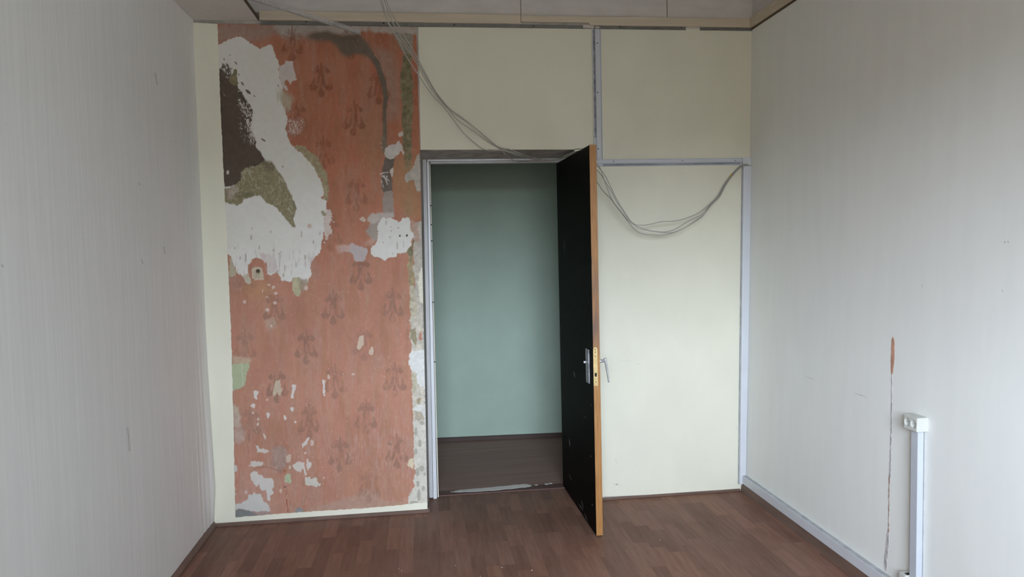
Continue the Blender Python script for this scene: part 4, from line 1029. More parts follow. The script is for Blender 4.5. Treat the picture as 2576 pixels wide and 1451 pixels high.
# ---- green remnants, chips
shade(Zp('G', [(70, 300), (345, 330), (315, 395), (70, 405)]), (0.47, 0.36, 0.26), 2, 0.85)
patch(Zp('G', [(60, 400), (312, 393), (300, 470), (265, 560), (242, 690), (150, 757), (60, 775)]), (0.40, 0.435, 0.285), 'green_paint', 1, 0.15, 'i', 0.0006, 0.08)
mixc(np.clip((1 - band(Zp('G', [(205, 410), (212, 560), (225, 690)]), 1.3)) * 3, 0, 1) * 0.7, (0.55, 0.56, 0.42))
shade(Zp('G', [(80, 960), (150, 970), (182, 1060), (180, 1250), (80, 1250)]), (0.48, 0.40, 0.32), 2, 0.85)
shade(Zp('G', [(80, 1150), (170, 1180), (260, 1350), (240, 1451), (80, 1451)]), (0.47, 0.36, 0.30), 3, 0.55, 'v')
WHT = (0.62, 0.565, 0.515)
for poly in ([(870, 690), (935, 690), (930, 760), (900, 810), (900, 880), (865, 865), (880, 800), (890, 740)], [(370, 770), (430, 760), (435, 800), (400, 830), (410, 890), (365, 870)], [(1295, 610), (1325, 620), (1340, 845), (1315, 850)],
             [(320, 965), (380, 940), (375, 1000)], [(395, 850), (450, 900), (440, 910)], [(335, 1050), (370, 1045), (360, 1080)], [(525, 1060), (580, 1070), (570, 1140), (540, 1140)], [(770, 1100), (820, 1110), (815, 1160), (775, 1160)],
             [(915, 1155), (945, 1180), (930, 1215)], [(860, 990), (910, 990), (900, 1050), (880, 1030)], [(865, 920), (890, 925), (878, 950)], [(530, 880), (560, 880), (550, 920)], [(420, 1100), (435, 1150), (420, 1225), (405, 1230)],
             [(490, 1330), (515, 1370), (530, 1430), (500, 1400)], [(570, 1140), (605, 1200), (590, 1195)], [(225, 1170), (245, 1230), (235, 1270)]):
    patch(Zp('G', poly), WHT, None, 0, 0.45, 'i', 0.0, 0.06)
patch(Zp('G', [(660, 640), (720, 620), (735, 740), (740, 820), (700, 850), (682, 760), (640, 850), (610, 790)]), (0.52, 0.42, 0.31), None, 1, 0.8, 'v')
for poly in ([(430, 240), (495, 230), (490, 330), (440, 410), (400, 390)], [(540, 470), (600, 360), (625, 420), (600, 480)], [(20, 730), (70, 760), (50, 810), (20, 790)], [(120, 650), (160, 670), (150, 710)], [(185, 720), (240, 735), (215, 755)], [(325, 712), (395, 722), (380, 748), (335, 745)], [(520, 800), (535, 830), (525, 850)], [(610, 830), (625, 850), (615, 865)]):
    patch(Zp('H', poly), (0.56, 0.43, 0.335), None, 1, 0.7, 'v')
LIL = (0.60, 0.555, 0.515)
for poly, cc, pn in (([(425, 240), (455, 228), (500, 290), (560, 290), (630, 320), (635, 350), (590, 372), (480, 350), (435, 368), (480, 320)], (0.58, 0.525, 0.47), None),
                 ([(355, 485), (560, 492), (552, 540), (490, 562), (340, 567), (328, 550), (370, 530)], (0.58, 0.525, 0.47), None),
                 ([(365, 660), (430, 622), (480, 640), (492, 690), (552, 700), (560, 742), (690, 745), (722, 800), (722, 870), (690, 910), (718, 970), (670, 1010), (672, 1085), (622, 1085), (618, 970), (590, 900), (545, 945), (510, 900), (490, 800), (455, 880), (365, 770)], LIL, 'plaster_patch_foot'),
                 ([(110, 1140), (230, 1120), (270, 1080), (330, 1060), (328, 965), (390, 1000), (420, 925), (455, 980), (530, 985), (548, 1090), (640, 1140), (660, 1245), (330, 1245), (200, 1190), (110, 1250)], (0.57, 0.55, 0.515), 'plaster_patch_foot'),
                 ([(1005, 540), (1080, 500), (1180, 497), (1192, 600), (1220, 700), (1190, 705), (1168, 580), (1132, 675), (1110, 600), (1082, 650), (1035, 610)], (0.59, 0.53, 0.48), None),
                 ([(1218, 440), (1262, 418), (1250, 490), (1295, 500), (1287, 560), (1235, 668), (1218, 600)], (0.59, 0.53, 0.48), None),
                 ([(1190, 718), (1272, 715), (1250, 765), (1320, 735), (1375, 738), (1378, 810), (1438, 818), (1432, 872), (1340, 868), (1192, 838)], (0.56, 0.52, 0.45), None),
                 ([(1142, 220), (1200, 150), (1250, 108), (1247, 160), (1210, 230), (1150, 280)], (0.58, 0.52, 0.47), None),
                 ([(1270, 160), (1320, 160), (1325, 230), (1290, 250)], (0.56, 0.42, 0.37), None), ([(1090, 280), (1120, 280), (1110, 305)], (0.6, 0.46, 0.4), None), ([(1175, 345), (1222, 338), (1205, 378), (1175, 375)], (0.6, 0.46, 0.41), None),
                 ([(1055, 440), (1085, 405), (1100, 415), (1070, 450)], (0.6, 0.5, 0.44), None), ([(555, 45), (575, 90), (605, 160), (590, 155), (560, 100)], (0.62, 0.46, 0.38), None), ([(595, 180), (622, 220), (610, 215)], (0.6, 0.44, 0.36), None),
                 ([(100, 528), (160, 540), (162, 630), (100, 665)], (0.56, 0.53, 0.50), None), ([(250, 925), (280, 940), (315, 920), (300, 985)], (0.57, 0.47, 0.43), None), ([(170, 810), (195, 830), (180, 860)], (0.6, 0.5, 0.45), None),
                 ([(905, 390), (988, 378), (965, 500), (905, 505)], (0.53, 0.41, 0.32), None), ([(940, 540), (970, 560), (965, 605), (940, 600)], (0.58, 0.50, 0.42), None), ([(795, 910), (838, 905), (832, 970), (795, 940)], (0.58, 0.44, 0.36), None),
                 ([(1460, 720), (1492, 715), (1475, 765)], (0.58, 0.42, 0.35), None), ([(110, 1000), (150, 960), (145, 1010)], (0.6, 0.52, 0.48), None), ([(1120, 1175), (1160, 1180), (1150, 1195)], (0.6, 0.55, 0.5), None)):
    patch(Zp('I', poly), cc, pn, 0 if pn is None else 1, 0.5, 'v', 0.0008 if pn else 0.0, 0.06)
patch(Zp('I', [(105, 1250), (195, 1188), (330, 1232), (400, 1262), (490, 1305), (105, 1350)]), (0.215, 0.22, 0.215), 'cement_patch_foot', 1, 0.5, 'i', -0.0012, 0.12)
patch(Zp('I', [(1028, 1275), (1040, 1210), (1120, 1193), (1178, 1230), (1165, 1265)]), (0.255, 0.245, 0.245), 'cement_patch_foot', 1, 0.3, 'i', -0.0012, 0.1)
shade(Zp('I', [(400, 1240), (660, 1250), (700, 1290), (480, 1310)]), (0.36, 0.29, 0.27), 1, 0.8)
patch(Zp('I', [(890, 680), (978, 670), (978, 812), (884, 806)]), (0.42, 0.47, 0.31), 'green_paint', 0, 0.2, 'i', 0.0004, 0.04)
patch(Zp('I', [(865, 610), (902, 600), (895, 668), (875, 652)]), (0.38, 0.12, 0.04), None, 0, 0.2)
(a, c), = Zp('I', [(885, 872)])
mixc(np.clip((1.2 - ell(a, c, 2.2, 2.0)) * 3, 0, 1), (0.16, 0.07, 0.05))
mixc(np.clip((1.1 - band(Zp('I', [(400, 640), (430, 605), (490, 575), (550, 565), (620, 570), (690, 590), (770, 622), (830, 630)]), 1.0)) * 3, 0, 1) * 0.6, (0.20, 0.11, 0.085))
mixc(np.clip((1.1 - band(Zp('I', [(912, 1060), (922, 1150), (932, 1250)]), 1.5)) * 3, 0, 1) * 0.85, (0.30, 0.085, 0.04))
mixc(np.clip((1.1 - band(Zp('I', [(908, 940), (910, 990)]), 1.6)) * 3, 0, 1) * 0.7, (0.30, 0.11, 0.07))
mixc(np.clip((1.1 - band(Zp('I', [(968, 1095), (972, 1155)]), 1.4)) * 3, 0, 1) * 0.6, (0.30, 0.12, 0.08))
mixc(np.clip((1.1 - band(Zp('I', [(905, 740), (935, 770), (940, 805)]), 0.8)) * 3, 0, 1) * 0.6, (0.22, 0.25, 0.16))
# random flakes of paint on the pink field
pk = CLS == 0
fl = pk & (fbm(PXg / 2.4, PYg / 6.5, 2, 21) > 0.865 - 0.025 * np.clip((PYg - 300) / 900, 0, 1))
mixc(fl * 0.5, (0.58, 0.39, 0.30))
dk = pk & (fbm(PXg / 2.6, PYg / 5.0, 2, 33) < 0.17)
mixc(dk * 0.35, (0.28, 0.14, 0.10))
# pebbly grain on the bare grounds
bare = np.isin(CLS, [PARTS.index(p) for p in ('olive_plaster', 'olive_plaster_left', 'khaki_plaster', EDGE)])
soft_ = CLS == PARTS.index('olive_plaster_left')
C_ = np.where(bare[..., None], C_ * np.where(soft_[..., None] | (CLS == PARTS.index(EDGE))[..., None], 0.86 + 0.26 * NF[..., None], 0.72 + 0.56 * NF[..., None]), C_)
HGT = HGT + bare * (NF - 0.5) * 0.0035
white = np.isin(CLS, [PARTS.index(p) for p in ('plaster_patch', 'plaster_patch_door', 'plaster_patch_foot')])
HGT = HGT + white * (NI - 0.5) * 0.0008 + (CLS == 0) * (NI - 0.5) * 0.0006
HGT = HGT * 0.5 + blur(HGT, 1) * 0.5
C_ = np.clip(C_, 0.01, 0.9)
YY = 0.0022 - HGT
YY = np.minimum(YY, 0.0085)
XX = np.minimum(XX, XJZ(ZZ))
VERT = np.stack([XX, YY, ZZ], -1).reshape(-1, 3)
CV = np.concatenate([C_, np.ones(XX.shape + (1,))], -1).reshape(-1, 4).astype(np.float32)
idx = np.arange(nz_ * nx_).reshape(nz_, nx_)
QUAD = np.stack([idx[:-1, :-1], idx[:-1, 1:], idx[1:, 1:], idx[1:, :-1]], -1).reshape(-1, 4)
FC = CLS[:-1, :-1].reshape(-1)
NAMES = {'pink_paint': ('pink_paint', 'faded orange pink paint with stencilled ornaments'), 'plaster_patch': ('plaster_patch', 'big curving sweep of white filler'),
         'plaster_patch_door': ('plaster_patch', 'white filler block beside the door frame'), 'plaster_patch_small': ('plaster_patch', 'small grey white filler dab on the dark channel'),
         'plaster_patch_lilac': ('plaster_patch', 'lilac grey filler dab'), 'plaster_patch_foot': ('plaster_patch', 'white filler patches near the floor'),
         'brown_plaster': ('bare_plaster', 'dark brown ground inside the white sweep'), 'olive_plaster': ('bare_plaster', 'rough olive ground beside the door'),
         'olive_plaster_left': ('bare_plaster', 'flecked olive ground inside the white sweep'), 'khaki_plaster': ('bare_plaster', 'khaki ground along the white sweep'),
         'edge_plaster': ('edge_plaster', 'broken pale plaster edge along the door recess'), 'cement_patch': ('cement_patch', 'dark grey cement channel'),
         'cement_patch_foot': ('cement_patch', 'grey cement at the foot of the wall'), 'green_paint': ('green_paint', 'pale green paint remnants')}
o0 = np.array(ROOTLOC['wall_back'])
for pi_, pn in enumerate(PARTS):
    fs = QUAD[FC == pi_]
    if not len(fs):
        continue
    us, inv = np.unique(fs, return_inverse=True)
    nm, lb = NAMES[pn]
    me = bpy.data.meshes.new(nm)
    me.vertices.add(len(us)); me.loops.add(fs.size); me.polygons.add(len(fs))
    me.vertices.foreach_set('co', (VERT[us] - o0).astype(np.float32).ravel())
    me.loops.foreach_set('vertex_index', inv.ravel().astype(np.int32))
    me.polygons.foreach_set('loop_start', np.arange(0, fs.size, 4, dtype=np.int32))
    me.polygons.foreach_set('use_smooth', np.ones(len(fs), dtype=bool))
    me.update(calc_edges=True)
    ca_ = me.color_attributes.new('paint', 'FLOAT_COLOR', 'POINT')
    ca_.data.foreach_set('color', CV[us].ravel())
    me.materials.append(M['plaster'])
    o = bpy.data.objects.new(nm, me); COL.objects.link(o)
    o.parent = wall_back
    tag(o, lb)

# ================================================================== THINGS
# ---- open duct bases (lids gone) and lidded ducts
def rails(q, x0, x1, z0, z1, yb, depth, wall, vertical, mids=()):
    q.box((x0, yb - 0.0015, z0), (x1, yb, z1))
    if vertical:
        for a in [x0, x1 - wall] + list(mids):
            q.box((a, yb - depth, z0), (a + wall, yb - 0.0015, z1))
    else:
        for a in [z0, z1 - wall] + list(mids):
            q.box((x0, yb - depth, a), (x1, yb - 0.0015, a + wall))
    return q
YW = -0.0014
xl_, xr_ = at(1491.5, 250, 'Y', YW)[0], at(1513, 250, 'Y', YW)[0]
ztp, zbt = at(1500, 73, 'Y', YW)[2], at(1600, 397, 'Y', YW)[2]
hz1 = at(1700, 399.5, 'Y', YW)[2]; hz0 = at(1700, 417, 'Y', YW)[2]
dv = tag(empty('duct_base', ((xl_ + xr_) / 2, YW, zbt)), 'upright lidless lilac white duct base above the open door', 'cable duct', 'lidless duct bases')
rails(MB(), xl_, xr_, hz1 + 0.0005, ztp, YW, 0.014, 0.0022, True, mids=[xl_ + 0.0165]).build('channel', M['duct'], dv)
MB().box((xl_ + 0.003, YW - 0.0028, at(1500, 346, 'Y', YW)[2]), (xl_ + 0.016, YW - 0.0016, ztp)).build('channel_floor', M['duct_in'], dv)
for sx, sy in ((1502.6, 108), (1503.6, 232.5), (1505, 374)):
    p = at(sx, sy, 'Y', YW - 0.003)
    MB().tube([p + np.array([0, 0.002, 0]), p], [0.0038, 0.003], 10).build('screw', M['dark'], dv)
hxl = xr_ - 0.01; hxr = at(1893, 405, 'Y', YW)[0]
hd = tag(empty('duct_base', ((hxl + hxr) / 2, YW, hz0)), 'level lidless lilac white duct base running to the right corner', 'cable duct', 'lidless duct bases')
rails(MB(), xl_, hxr - 0.004, hz0, hz1, YW, 0.016, 0.0022, False, mids=[hz0 + 0.016]).build('channel', M['duct'], hd)
MB().box((hxl + 0.012, YW - 0.0028, hz0 + 0.003), (at(1862, 410, 'Y', YW)[0], YW - 0.0016, hz0 + 0.0155)).build('channel_floor', M['duct_in'], hd)
MB().box((at(1866, 405, 'Y', YW)[0], YW - 0.017, hz0 - 0.001), (hxr, YW - 0.0018, hz1 + 0.002)).build('corner_cap', M['duct'], hd, bevel=0.001)
for sx, sy in ((1543.5, 405.5), (1717.5, 403.5), (1850, 404)):
    p = at(sx, sy, 'Y', YW - 0.003)
    MB().tube([p + np.array([0, 0.002, 0]), p], [0.0036, 0.003], 10).build('screw', M['mark'], hd)
# upright lidded duct in the corner
x0t, x1t = at(1871, 420, 'Y', -0.024)[0], at(1891.5, 420, 'Y', -0.024)[0]
x0b, x1b = at(1861, 1190, 'Y', -0.024)[0], at(1884, 1190, 'Y', -0.024)[0]
zt_d = at(1880, 417, 'Y', -0.024)[2]; zb_d = at(1868, 1218, 'Y', -0.024)[2]
cd = tag(empty('cable_duct', ((x0b + x1b) / 2, -0.012, zb_d)), 'upright white cable duct in the right corner', 'cable duct')
x1b = min(x1b, W - 0.001)
q = MB().hexa([(x0b, -0.024, zb_d), (x1b, -0.024, zb_d), (x1b, YW, zb_d), (x0b, YW, zb_d), (x0t, -0.024, zt_d), (x1t, -0.024, zt_d), (x1t, YW, zt_d), (x0t, YW, zt_d)])
q.build('lid', M['duct'], cd, bevel=0.0025)
MB().hexa([(x0b - 0.003, -0.010, zb_d), (x1b, -0.010, zb_d), (x1b, YW, zb_d), (x0b - 0.003, YW, zb_d), (x0t - 0.003, -0.010, zt_d), (x1t, -0.010, zt_d), (x1t, YW, zt_d), (x0t - 0.003, YW, zt_d)]).build('duct_base_strip', M['duct_top'], cd)
# duct along the foot of the right wall
FO = 0.024
pb = at_right(2097, 1388, FO); pt_ = at_right(2097, 1358.6, FO)
zfb, zft = at_right(2000, 1314, FO)[2], at_right(2000, 1290, FO)[2]
fd = tag(empty('cable_duct', (W - 0.012, -0.8, zfb)), 'long white cable duct along the foot of the right wall', 'cable duct')
ye = -0.004
q = MB()
yn = REAR + 0.6
def rw(off, z):
    return W + LR * z - off
q.hexa([(rw(FO, zfb), yn, zfb), (rw(0, zfb), yn, zfb), (rw(0, zfb), -0.026, zfb), (rw(FO, zfb), -0.026, zfb), (rw(FO, zft), yn, zft), (rw(0, zft), yn, zft), (rw(0, zft), -0.026, zft), (rw(FO, zft), -0.026, zft)])
q.build('lid', M['duct'], fd, bevel=0.0025)
MB().box((rw(FO, zft) + 0.002, yn, zft - 0.001), (rw(0, zft), -0.027, zft + 0.0012)).build('top_ledge', M['duct_top'], fd)
b = MB(); b.prism([(W - 0.030, -0.012, 0.0), (W, -0.012, 0.0), (W, -0.012, zfb), (W - 0.020, -0.012, zfb), (W - 0.028, -0.012, 0.008)], (0, yn + 0.012, 0))
tag(b.build('baseboard_right', M['base_brown']), 'dark brown skirting under the duct on the right wall', 'skirting', kind='structure')

# ---- sockets and their upright duct on the right wall
A0 = at_right(2335.3, 1051)                              # near end, on the wall
A1 = at_right(2335.3, 1091)
def prot_at(x, y, Yv):                                   # X of a pixel ray at a given depth
    p = at(x, y, 'Y', Yv); return p
pf = prot_at(2307.3, 1052, A0[1]); PROT = (W + LR * pf[2]) - pf[0]
yfar = at_right(2273, 1058, PROT)[1]
z_t = pf[2]; z_b = prot_at(2307, 1088, A0[1])[2]
def socket_unit(name, yn_, yf_, zb__, zt__, label, with_faces=True):
    root = tag(empty(name, (W + LR * zb__, (yn_ + yf_) / 2, zb__)), label, 'socket')
    q = MB()
    q.hexa([(rw(PROT, zb__), yn_, zb__), (rw(-0.001, zb__), yn_, zb__), (rw(-0.001, zb__), yf_, zb__), (rw(PROT, zb__), yf_, zb__), (rw(PROT, zt__), yn_, zt__), (rw(-0.001, zt__), yn_, zt__), (rw(-0.001, zt__), yf_, zt__), (rw(PROT, zt__), yf_, zt__)])
    house = q.build('housing', M['socket'], root, bevel=0.004, seg=3)
    L_ = yf_ - yn_
    R = min((zt__ - zb__) * 0.36, abs(L_) * 0.205)
    ctr = [(yn_ + L_ * fr, (zb__ + zt__) / 2) for fr in (0.27, 0.74)]
    DEEP = 0.011
    q = MB()
    for yc, zc_ in ctr:
        xs = rw(PROT, zc_)
        q.tube([(xs - 0.01, yc, zc_), (xs + DEEP, yc, zc_)], R, 28)
    cut = q.build('cutter', M['socket'], root)
    md = house.modifiers.new('cups', 'BOOLEAN'); md.operation = 'DIFFERENCE'; md.object = cut; md.solver = 'EXACT'
    bpy.context.view_layer.update()
    me = bpy.data.meshes.new_from_object(house.evaluated_get(bpy.context.evaluated_depsgraph_get()))
    house.modifiers.clear(); house.data = me; me.name = 'housing'
    bpy.data.objects.remove(cut, do_unlink=True)
    for yc, zc_ in ctr:
        xs = rw(PROT, zc_) + DEEP - 0.0012
        face = MB().tube([(xs + 0.002, yc, zc_), (xs, yc, zc_)], R * 0.98, 28).build('socket_face', M['socket'], root)
        for sg in (-1, 1):
            c = np.array([xs, yc + sg * R * 0.42, zc_])
            MB().tube([c + np.array([0.0006, 0, 0]), c + np.array([-0.0005, 0, 0])], R * 0.12, 12).build('pin_hole', M['dark'], face)
        MB().box((xs - 0.0045, yc - R * 0.80, zc_ - R * 0.10), (xs + 0.0004, yc + R * 0.80, zc_ + R * 0.10)).build('bridge', M['socket'], face)
        for sg in (-1, 1):
            MB().box((xs - 0.006, yc - R * 0.13, zc_ + sg * R * 0.86 - R * 0.08), (xs + 0.0004, yc + R * 0.13, zc_ + sg * R * 0.86 + R * 0.08)).build('earth_clip', M['chrome'], face)
    return root
socket_unit('double_socket', A0[1], yfar, z_b, z_t, 'white double socket on top of the upright duct on the right wall')
# upright duct under it
T0 = at_right(2326, 1200); 
ptf = prot_at(2308, 1200, T0[1]); PT = (W + LR * ptf[2]) - ptf[0]
yT1 = at_right(2290, 1200, PT)[1]
sd = tag(empty('cable_duct', (W, (T0[1] + yT1) / 2, zft)), 'upright white cable duct below the double socket', 'cable duct')
dyb = at_right(2325, 1440)[1] - T0[1]
zA, zB = z_b - 0.001, 0.04
zA2 = z_b + 0.015
q = MB()
yl, yh = T0[1] + dyb * 0.9, T0[1] - dyb * 0.35
w_ = yT1 - T0[1]
q.hexa([(rw(PT, zB), yl, zB), (rw(0, zB), yl, zB), (rw(0, zB), yl + w_, zB), (rw(PT, zB), yl + w_, zB), (rw(PT, zA), yh, zA), (rw(0, zA), yh, zA), (rw(0, zA), yh + w_, zA), (rw(PT, zA), yh + w_, zA)])
q.build('lid', M['duct_dimmed'], sd, bevel=0.003)
MB().hexa([(rw(0.006, zB), yl, zB), (rw(0, zB), yl, zB), (rw(0, zB), yl + w_ + 0.006, zB), (rw(0.006, zB), yl + w_ + 0.006, zB), (rw(0.006, zA), yh, zA), (rw(0, zA), yh, zA), (rw(0, zA), yh + w_ + 0.006, zA), (rw(0.006, zA), yh + w_ + 0.006, zA)]).build('duct_base_strip', M['duct_top'], sd)
# second socket box low down, cut by the frame, its end plate open
s2 = at_right(2261, 1437, PROT); s2n = at_right(2284, 1449, PROT)
yb0, yb1 = yl + w_ + 0.004, s2[1]
zt2_ = s2[2]
lower = tag(empty('surface_box', (W, (yb0 + yb1) / 2, zt2_ - 0.085)), 'ivory surface box low on the right wall beside the upright duct', 'socket')
q = MB(); zz = zt2_ - 0.085
q.hexa([(rw(PROT, zz), yb0, zz), (rw(0, zz), yb0, zz), (rw(0, zz), yb1, zz), (rw(PROT, zz), yb1, zz), (rw(PROT, zt2_), yb0, zt2_), (rw(0, zt2_), yb0, zt2_), (rw(0, zt2_), yb1, zt2_), (rw(PROT, zt2_), yb1, zt2_)])
q.build('housing', M['socket'], lower, bevel=0.003)
MB().box((rw(PROT * 0.75, zt2_), yb0 + 0.004, zt2_ - 0.001), (rw(PROT * 0.35, zt2_), yb0 + 0.022, zt2_ + 0.0006)).build('knockout', M['dark'], lower)
MB().box((rw(PROT * 0.3, zt2_), yb0 + 0.002, zt2_), (rw(PROT * 0.12, zt2_), yb1 - 0.004, zt2_ + 0.004)).build('rear_lip', M['socket'], lower)

# ---- perforated corner bead dangling from above
def bead():
    P0 = at(907, 86, 'Y', -0.28); P1 = at(640, 1, 'Y', -0.52)
    d = P0 - P1
    P2 = P1 - d * 0.30
    d = P0 - P2; Ln = np.linalg.norm(d); d = d / Ln
    view = (P0 + P2) / 2 - CAM; view /= np.linalg.norm(view)
    side = np.cross(d, view); side /= np.linalg.norm(side)
    if side[2] < 0: side = -side
    nrm = np.cross(d, side); nrm /= np.linalg.norm(nrm)
    if nrm @ view > 0: nrm = -nrm
    root = tag(empty('corner_bead', P2), 'white perforated metal strip dangling from the ceiling over the stripped wall', 'metal strip')
    pitch = 0.0115; wd = 0.021
    N = int(Ln / pitch)
    def flange(ax, name):
        q = MB(); tk = np.cross(d, ax) * 0.0007
        for i in range(N):
            for row in range(2):
                # a cell with a slotted hole
                u0, u1 = i * pitch, (i + 1) * pitch
                v0, v1 = row * wd / 2 + 0.0015, (row + 1) * wd / 2 + 0.0015
                cu = (u0 + u1) / 2 + (pitch * 0.25 if row else -pitch * 0.25); cv = (v0 + v1) / 2
                hu, hv = 0.0024, 0.0021
                cu = min(max(cu, u0 + hu + 0.0005), u1 - hu - 0.0005)
                o_ = [(u0, v0), (u1, v0), (u1, v1), (u0, v1)]; h_ = [(cu - hu, cv - hv), (cu + hu, cv - hv), (cu + hu, cv + hv), (cu - hu, cv + hv)]
                vs = [P2 + d * a + ax * c for a, c in o_ + h_]
                q.add(vs, [(k, (k + 1) % 4, 4 + (k + 1) % 4, 4 + k) for k in range(4)])
        return q.build(name, M['bead'], root)
    a1 = side * 0.94 + nrm * 0.34; a2 = -side * 0.20 + nrm * 0.98
    flange(a1 / np.linalg.norm(a1), 'flange')
    flange(a2 / np.linalg.norm(a2), 'flange')
    MB().tube([P2, P0 + d * 0.004], 0.0026, 8).build('nose', M['bead'], root, smooth=True)
    hang = spline([P2 + d * 0.02, P2 + np.array([-0.012, 0.0, 0.06]), np.array([P2[0] - 0.01, P2[1] - 0.0, Z_TOP])], 6)
    MB().tube(hang, 0.0012, 6).build('hanger_wire', M['steel'], root)
bead()

# ---- cables
R_C = 0.0026
def c3(pts):
    return [at(x, y, 'Y', Y) for x, y, Y in pts]
top_d = lambda p3, dx=0: [p3 + np.array([-0.03 + dx, -0.06, 0.12]), np.array([p3[0] - 0.05 + dx, p3[1] - 0.12, Z_TOP])]
HY = 0.165
leafz = Z1 + 0.006
def over(sfrom, t):                                      # over the top of the door leaf
    return dl(sfrom, t, leafz)
END = [(1785, 514, -0.105), (1808, 492, -0.075), (1819, 468, -0.055), (1837, 443, -0.040), (1853, 425, -0.032), (1870, 411.5, -0.026)]
def sagging(pts, Ys):
    return [(x, y, Y) for (x, y), Y in zip(pts, Ys)]
defs = []
# A
defs.append(dict(up=[(957, 0, -0.42), (974, 50, -0.38), (1000, 92, -0.34), (1037, 140, -0.28), (1062, 184, -0.22), (1087, 227, -0.16), (1112, 257, -0.12), (1130, 276, -0.10), (1149, 289, -0.085), (1194, 320, -0.06), (1238, 357, -0.03), (1261, 377, -0.014), (1271, 387, -0.004), (1283, 397, 0.05), (1300, 406, 0.12), (1340, 404, HY + 0.02)],
     sag=[(1502, 417, -0.16), (1521, 439, -0.16), (1537, 471, -0.165), (1552, 502, -0.17), (1573, 536, -0.175), (1587, 557, -0.18), (1597, 566, -0.18), (1616, 567, -0.18), (1641, 563, -0.175), (1664, 557, -0.17), (1686, 557, -0.165), (1713, 553, -0.155), (1749, 540, -0.135), (1767, 529, -0.12)], e=(0, 0),
     label='grey cable over the door, topmost of those in the sag right of it', s=0.50))
# B
defs.append(dict(up=[(966, 0, -0.40), (981, 40, -0.37), (1003, 86, -0.33), (1040, 137, -0.27), (1066, 184, -0.21), (1092, 228, -0.155), (1114, 258, -0.115), (1131, 278, -0.095), (1146, 298, -0.085), (1165, 313, -0.07), (1195, 332, -0.05), (1225, 354, -0.03), (1257, 373, -0.016), (1298, 386, -0.004), (1335, 399, 0.08), (1366, 404, HY)],
     sag=[(1501, 427, -0.15), (1514, 443, -0.15), (1523, 459, -0.155), (1539, 484, -0.16), (1550, 507, -0.165), (1566, 530, -0.17), (1580, 550, -0.175), (1597, 568, -0.175), (1620, 577, -0.175), (1641, 581.5, -0.17), (1670, 584, -0.165), (1695, 578, -0.16), (1716, 565, -0.15), (1738, 552, -0.14), (1765, 540, -0.12)], e=(0.4, 1.5),
     label='grey cable over the door, second from the top in the sag right of it', s=0.44))
# C
defs.append(dict(up=[(961, 0, -0.44), (975, 55, -0.40), (1000, 98, -0.35), (1022, 142, -0.29), (1056, 194, -0.22), (1086, 238, -0.16), (1112, 265, -0.12), (1138, 298, -0.095), (1160, 328, -0.075), (1186, 354, -0.055), (1218, 377, -0.03), (1242, 380, -0.014), (1261, 377, -0.012), (1290, 387, 0.0), (1317, 395, 0.06), (1354, 402, HY)],
     sag=[(1500, 457, -0.14), (1514, 480, -0.14), (1534, 498, -0.15), (1548, 518, -0.155), (1566, 541, -0.16), (1580, 559, -0.165), (1598, 581, -0.17), (1613, 588, -0.17), (1650, 591, -0.165), (1681, 589, -0.16), (1709, 579, -0.15), (1738, 563, -0.14), (1767, 543, -0.12)], e=(-0.3, 3.0),
     label='grey cable over the door, lowest of those in the sag right of it', s=0.37))
# D
defs.append(dict(up=[(970, 0, -0.40), (987, 38, -0.37), (1010, 78, -0.33), (1046, 140, -0.265), (1070, 186, -0.205), (1095, 231, -0.15), (1117, 259, -0.11), (1133, 277, -0.09), (1156, 292, -0.08), (1201, 328, -0.055), (1252, 371, -0.02), (1275, 374, -0.014), (1292, 381, -0.008), (1312, 388, 0.02), (1345, 398, 0.11), (1380, 402, HY)],
     sag=[(1507, 421, -0.17), (1514, 444, -0.17), (1525, 473, -0.17), (1537, 502, -0.175), (1552, 523, -0.18), (1573, 548, -0.18), (1591, 566, -0.185), (1623, 579, -0.185), (1668, 585.5, -0.18), (1691, 585, -0.175), (1722, 572, -0.155), (1745, 556, -0.14), (1767, 541, -0.125)], e=(0.8, 2.2),
     label='grey cable over the door, second from the bottom in the sag right of it', s=0.55))
PATHS = []
for i, dct in enumerate(defs):
    U = [p + np.array([0, -0.007 * (i - 1), 0]) for p in c3(dct['up'])]
    top = U[0]
    pre = [np.array([top[0] - 0.05 + 0.012 * i, top[1] - 0.16, Z_TOP - 0.002]), top + np.array([-0.022, -0.05, 0.10])]
    s = dct['s']
    cross = [dl(0.16 + 0.03 * i, -0.030 + 0.004 * i, leafz - 0.003), dl(s * 0.75, -0.012, leafz + 0.002), over(s, 0.010), over(s + 0.03, TH - 0.006), dl(s + 0.03, TH + 0.010, Z1 - 0.025)]
    Sg = [p + np.array([0, -0.007 * i, 0]) for p in c3(dct['sag'])]
    ex, ey = dct['e']
    En = c3([(x + ex, y + ey, Y) for x, y, Y in END])
    En = [p + np.array([0, -0.0062 * i + 0.002, 0]) for p in En]
    last = at(1881, 413 + 0.3 * i, 'Y', -0.0225 - 0.0062 * i)
    PATHS.append(spline(pre + U + cross + Sg + En + [last], 5))
def resample(P, step):
    P = np.array(P); L_ = np.concatenate([[0], np.cumsum(np.linalg.norm(np.diff(P, axis=0), axis=1))])
    t = np.linspace(0, L_[-1], int(L_[-1] / step) + 1)
    return np.stack([np.interp(t, L_, P[:, k]) for k in range(3)], 1)
PATHS = [resample(p, 0.006) for p in PATHS]
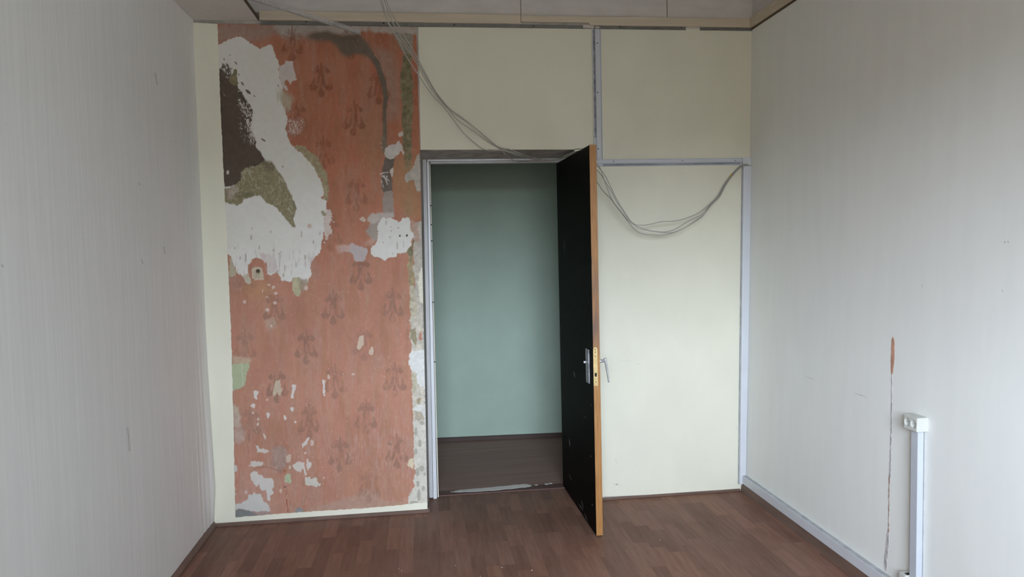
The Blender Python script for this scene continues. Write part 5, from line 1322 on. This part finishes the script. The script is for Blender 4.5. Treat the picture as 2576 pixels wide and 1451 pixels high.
for it in range(110):                                     # cables touch but never run through each other
    for a in range(4):
        for c in range(a + 1, 4):
            A, B = PATHS[a], PATHS[c]
            D = np.linalg.norm(A[:, None] - B[None], axis=2)
            ii, jj = np.nonzero(D < 2 * R_C * 1.30)
            if not len(ii):
                continue
            v = A[ii] - B[jj] + np.array([0, 1e-4 * (a - c), 0])
            dl_ = np.linalg.norm(v, axis=1, keepdims=True) + 1e-9
            mv = v / dl_ * np.clip(2 * R_C * 1.32 - D[ii, jj][:, None], 0, None) * 0.5
            for X_, k_, sg in ((A, ii, 1), (B, jj, -1)):
                acc = np.zeros_like(X_); n_ = np.zeros(len(X_))
                np.add.at(acc, k_, mv * sg); np.add.at(n_, k_, 1)
                X_ += acc / np.maximum(n_, 1)[:, None]
    if it < 60:
        for X_ in PATHS:
            X_[1:-1] = X_[1:-1] * 0.8 + (X_[:-2] + X_[2:]) * 0.1
for i, dct in enumerate(defs):
    q = MB(); q.tube(PATHS[i], R_C, 6)
    ob = q.build('cable', M['cable'], smooth=True)
    tag(ob, dct['label'], 'cable', 'grey cables slung over the door')
    if i == 0:
        u_, v_ = project(PATHS[0])
        k_ = np.nonzero((u_ > 1815) & (v_ > 436) & (v_ < 446.5))[0]
        q = MB(); q.tube(PATHS[0][k_[0]:k_[-1] + 1], R_C * 1.38, 10)
        tag(q.build('tag_sleeve', M['orange'], ob), 'orange marker sleeve')

# ---- crumbs on the floor
q = MB()
rr = random.Random(5)
spots = [(1263, 1427, 0.004), (1338, 1434, 0.004), (1208, 1449, 0.003), (1390, 1217, 0.004), (1146, 1422, 0.0028), (1660, 1357, 0.003), (1230, 1400, 0.002), (700, 1350, 0.002), (1003, 1430, 0.003), (880, 1300, 0.0025), (545, 1324, 0.004), (1420, 1330, 0.002), (1700, 1330, 0.002), (1010, 1435, 0.003)]
spots += [(rr.uniform(560, 2000), rr.uniform(1320, 1450), rr.uniform(0.0008, 0.0018)) for _ in range(40)]
for x, y, r in spots:
    p = at(x, y, 'Z', 0.0)
    if p[0] > W - 0.06 or p[0] < 0.04 or p[1] > -0.03 and not (XJ + 0.02 < p[0] < XR - 0.1):
        continue
    base = [p + np.array([r * (1 + rr.uniform(-.3, .3)) * math.cos(t), r * (1 + rr.uniform(-.3, .3)) * math.sin(t), -0.0006]) for t in np.linspace(0, 5.2, 6)]
    tip = p + np.array([0, 0, r * 0.6])
    q.add(base + [tip], [(k, (k + 1) % 6, 6) for k in range(6)] + [(5, 4, 3, 2, 1, 0)])
tag(q.build('plaster_crumbs', M['crumb']), 'white plaster crumbs scattered on the parquet floor', 'debris', kind='stuff')
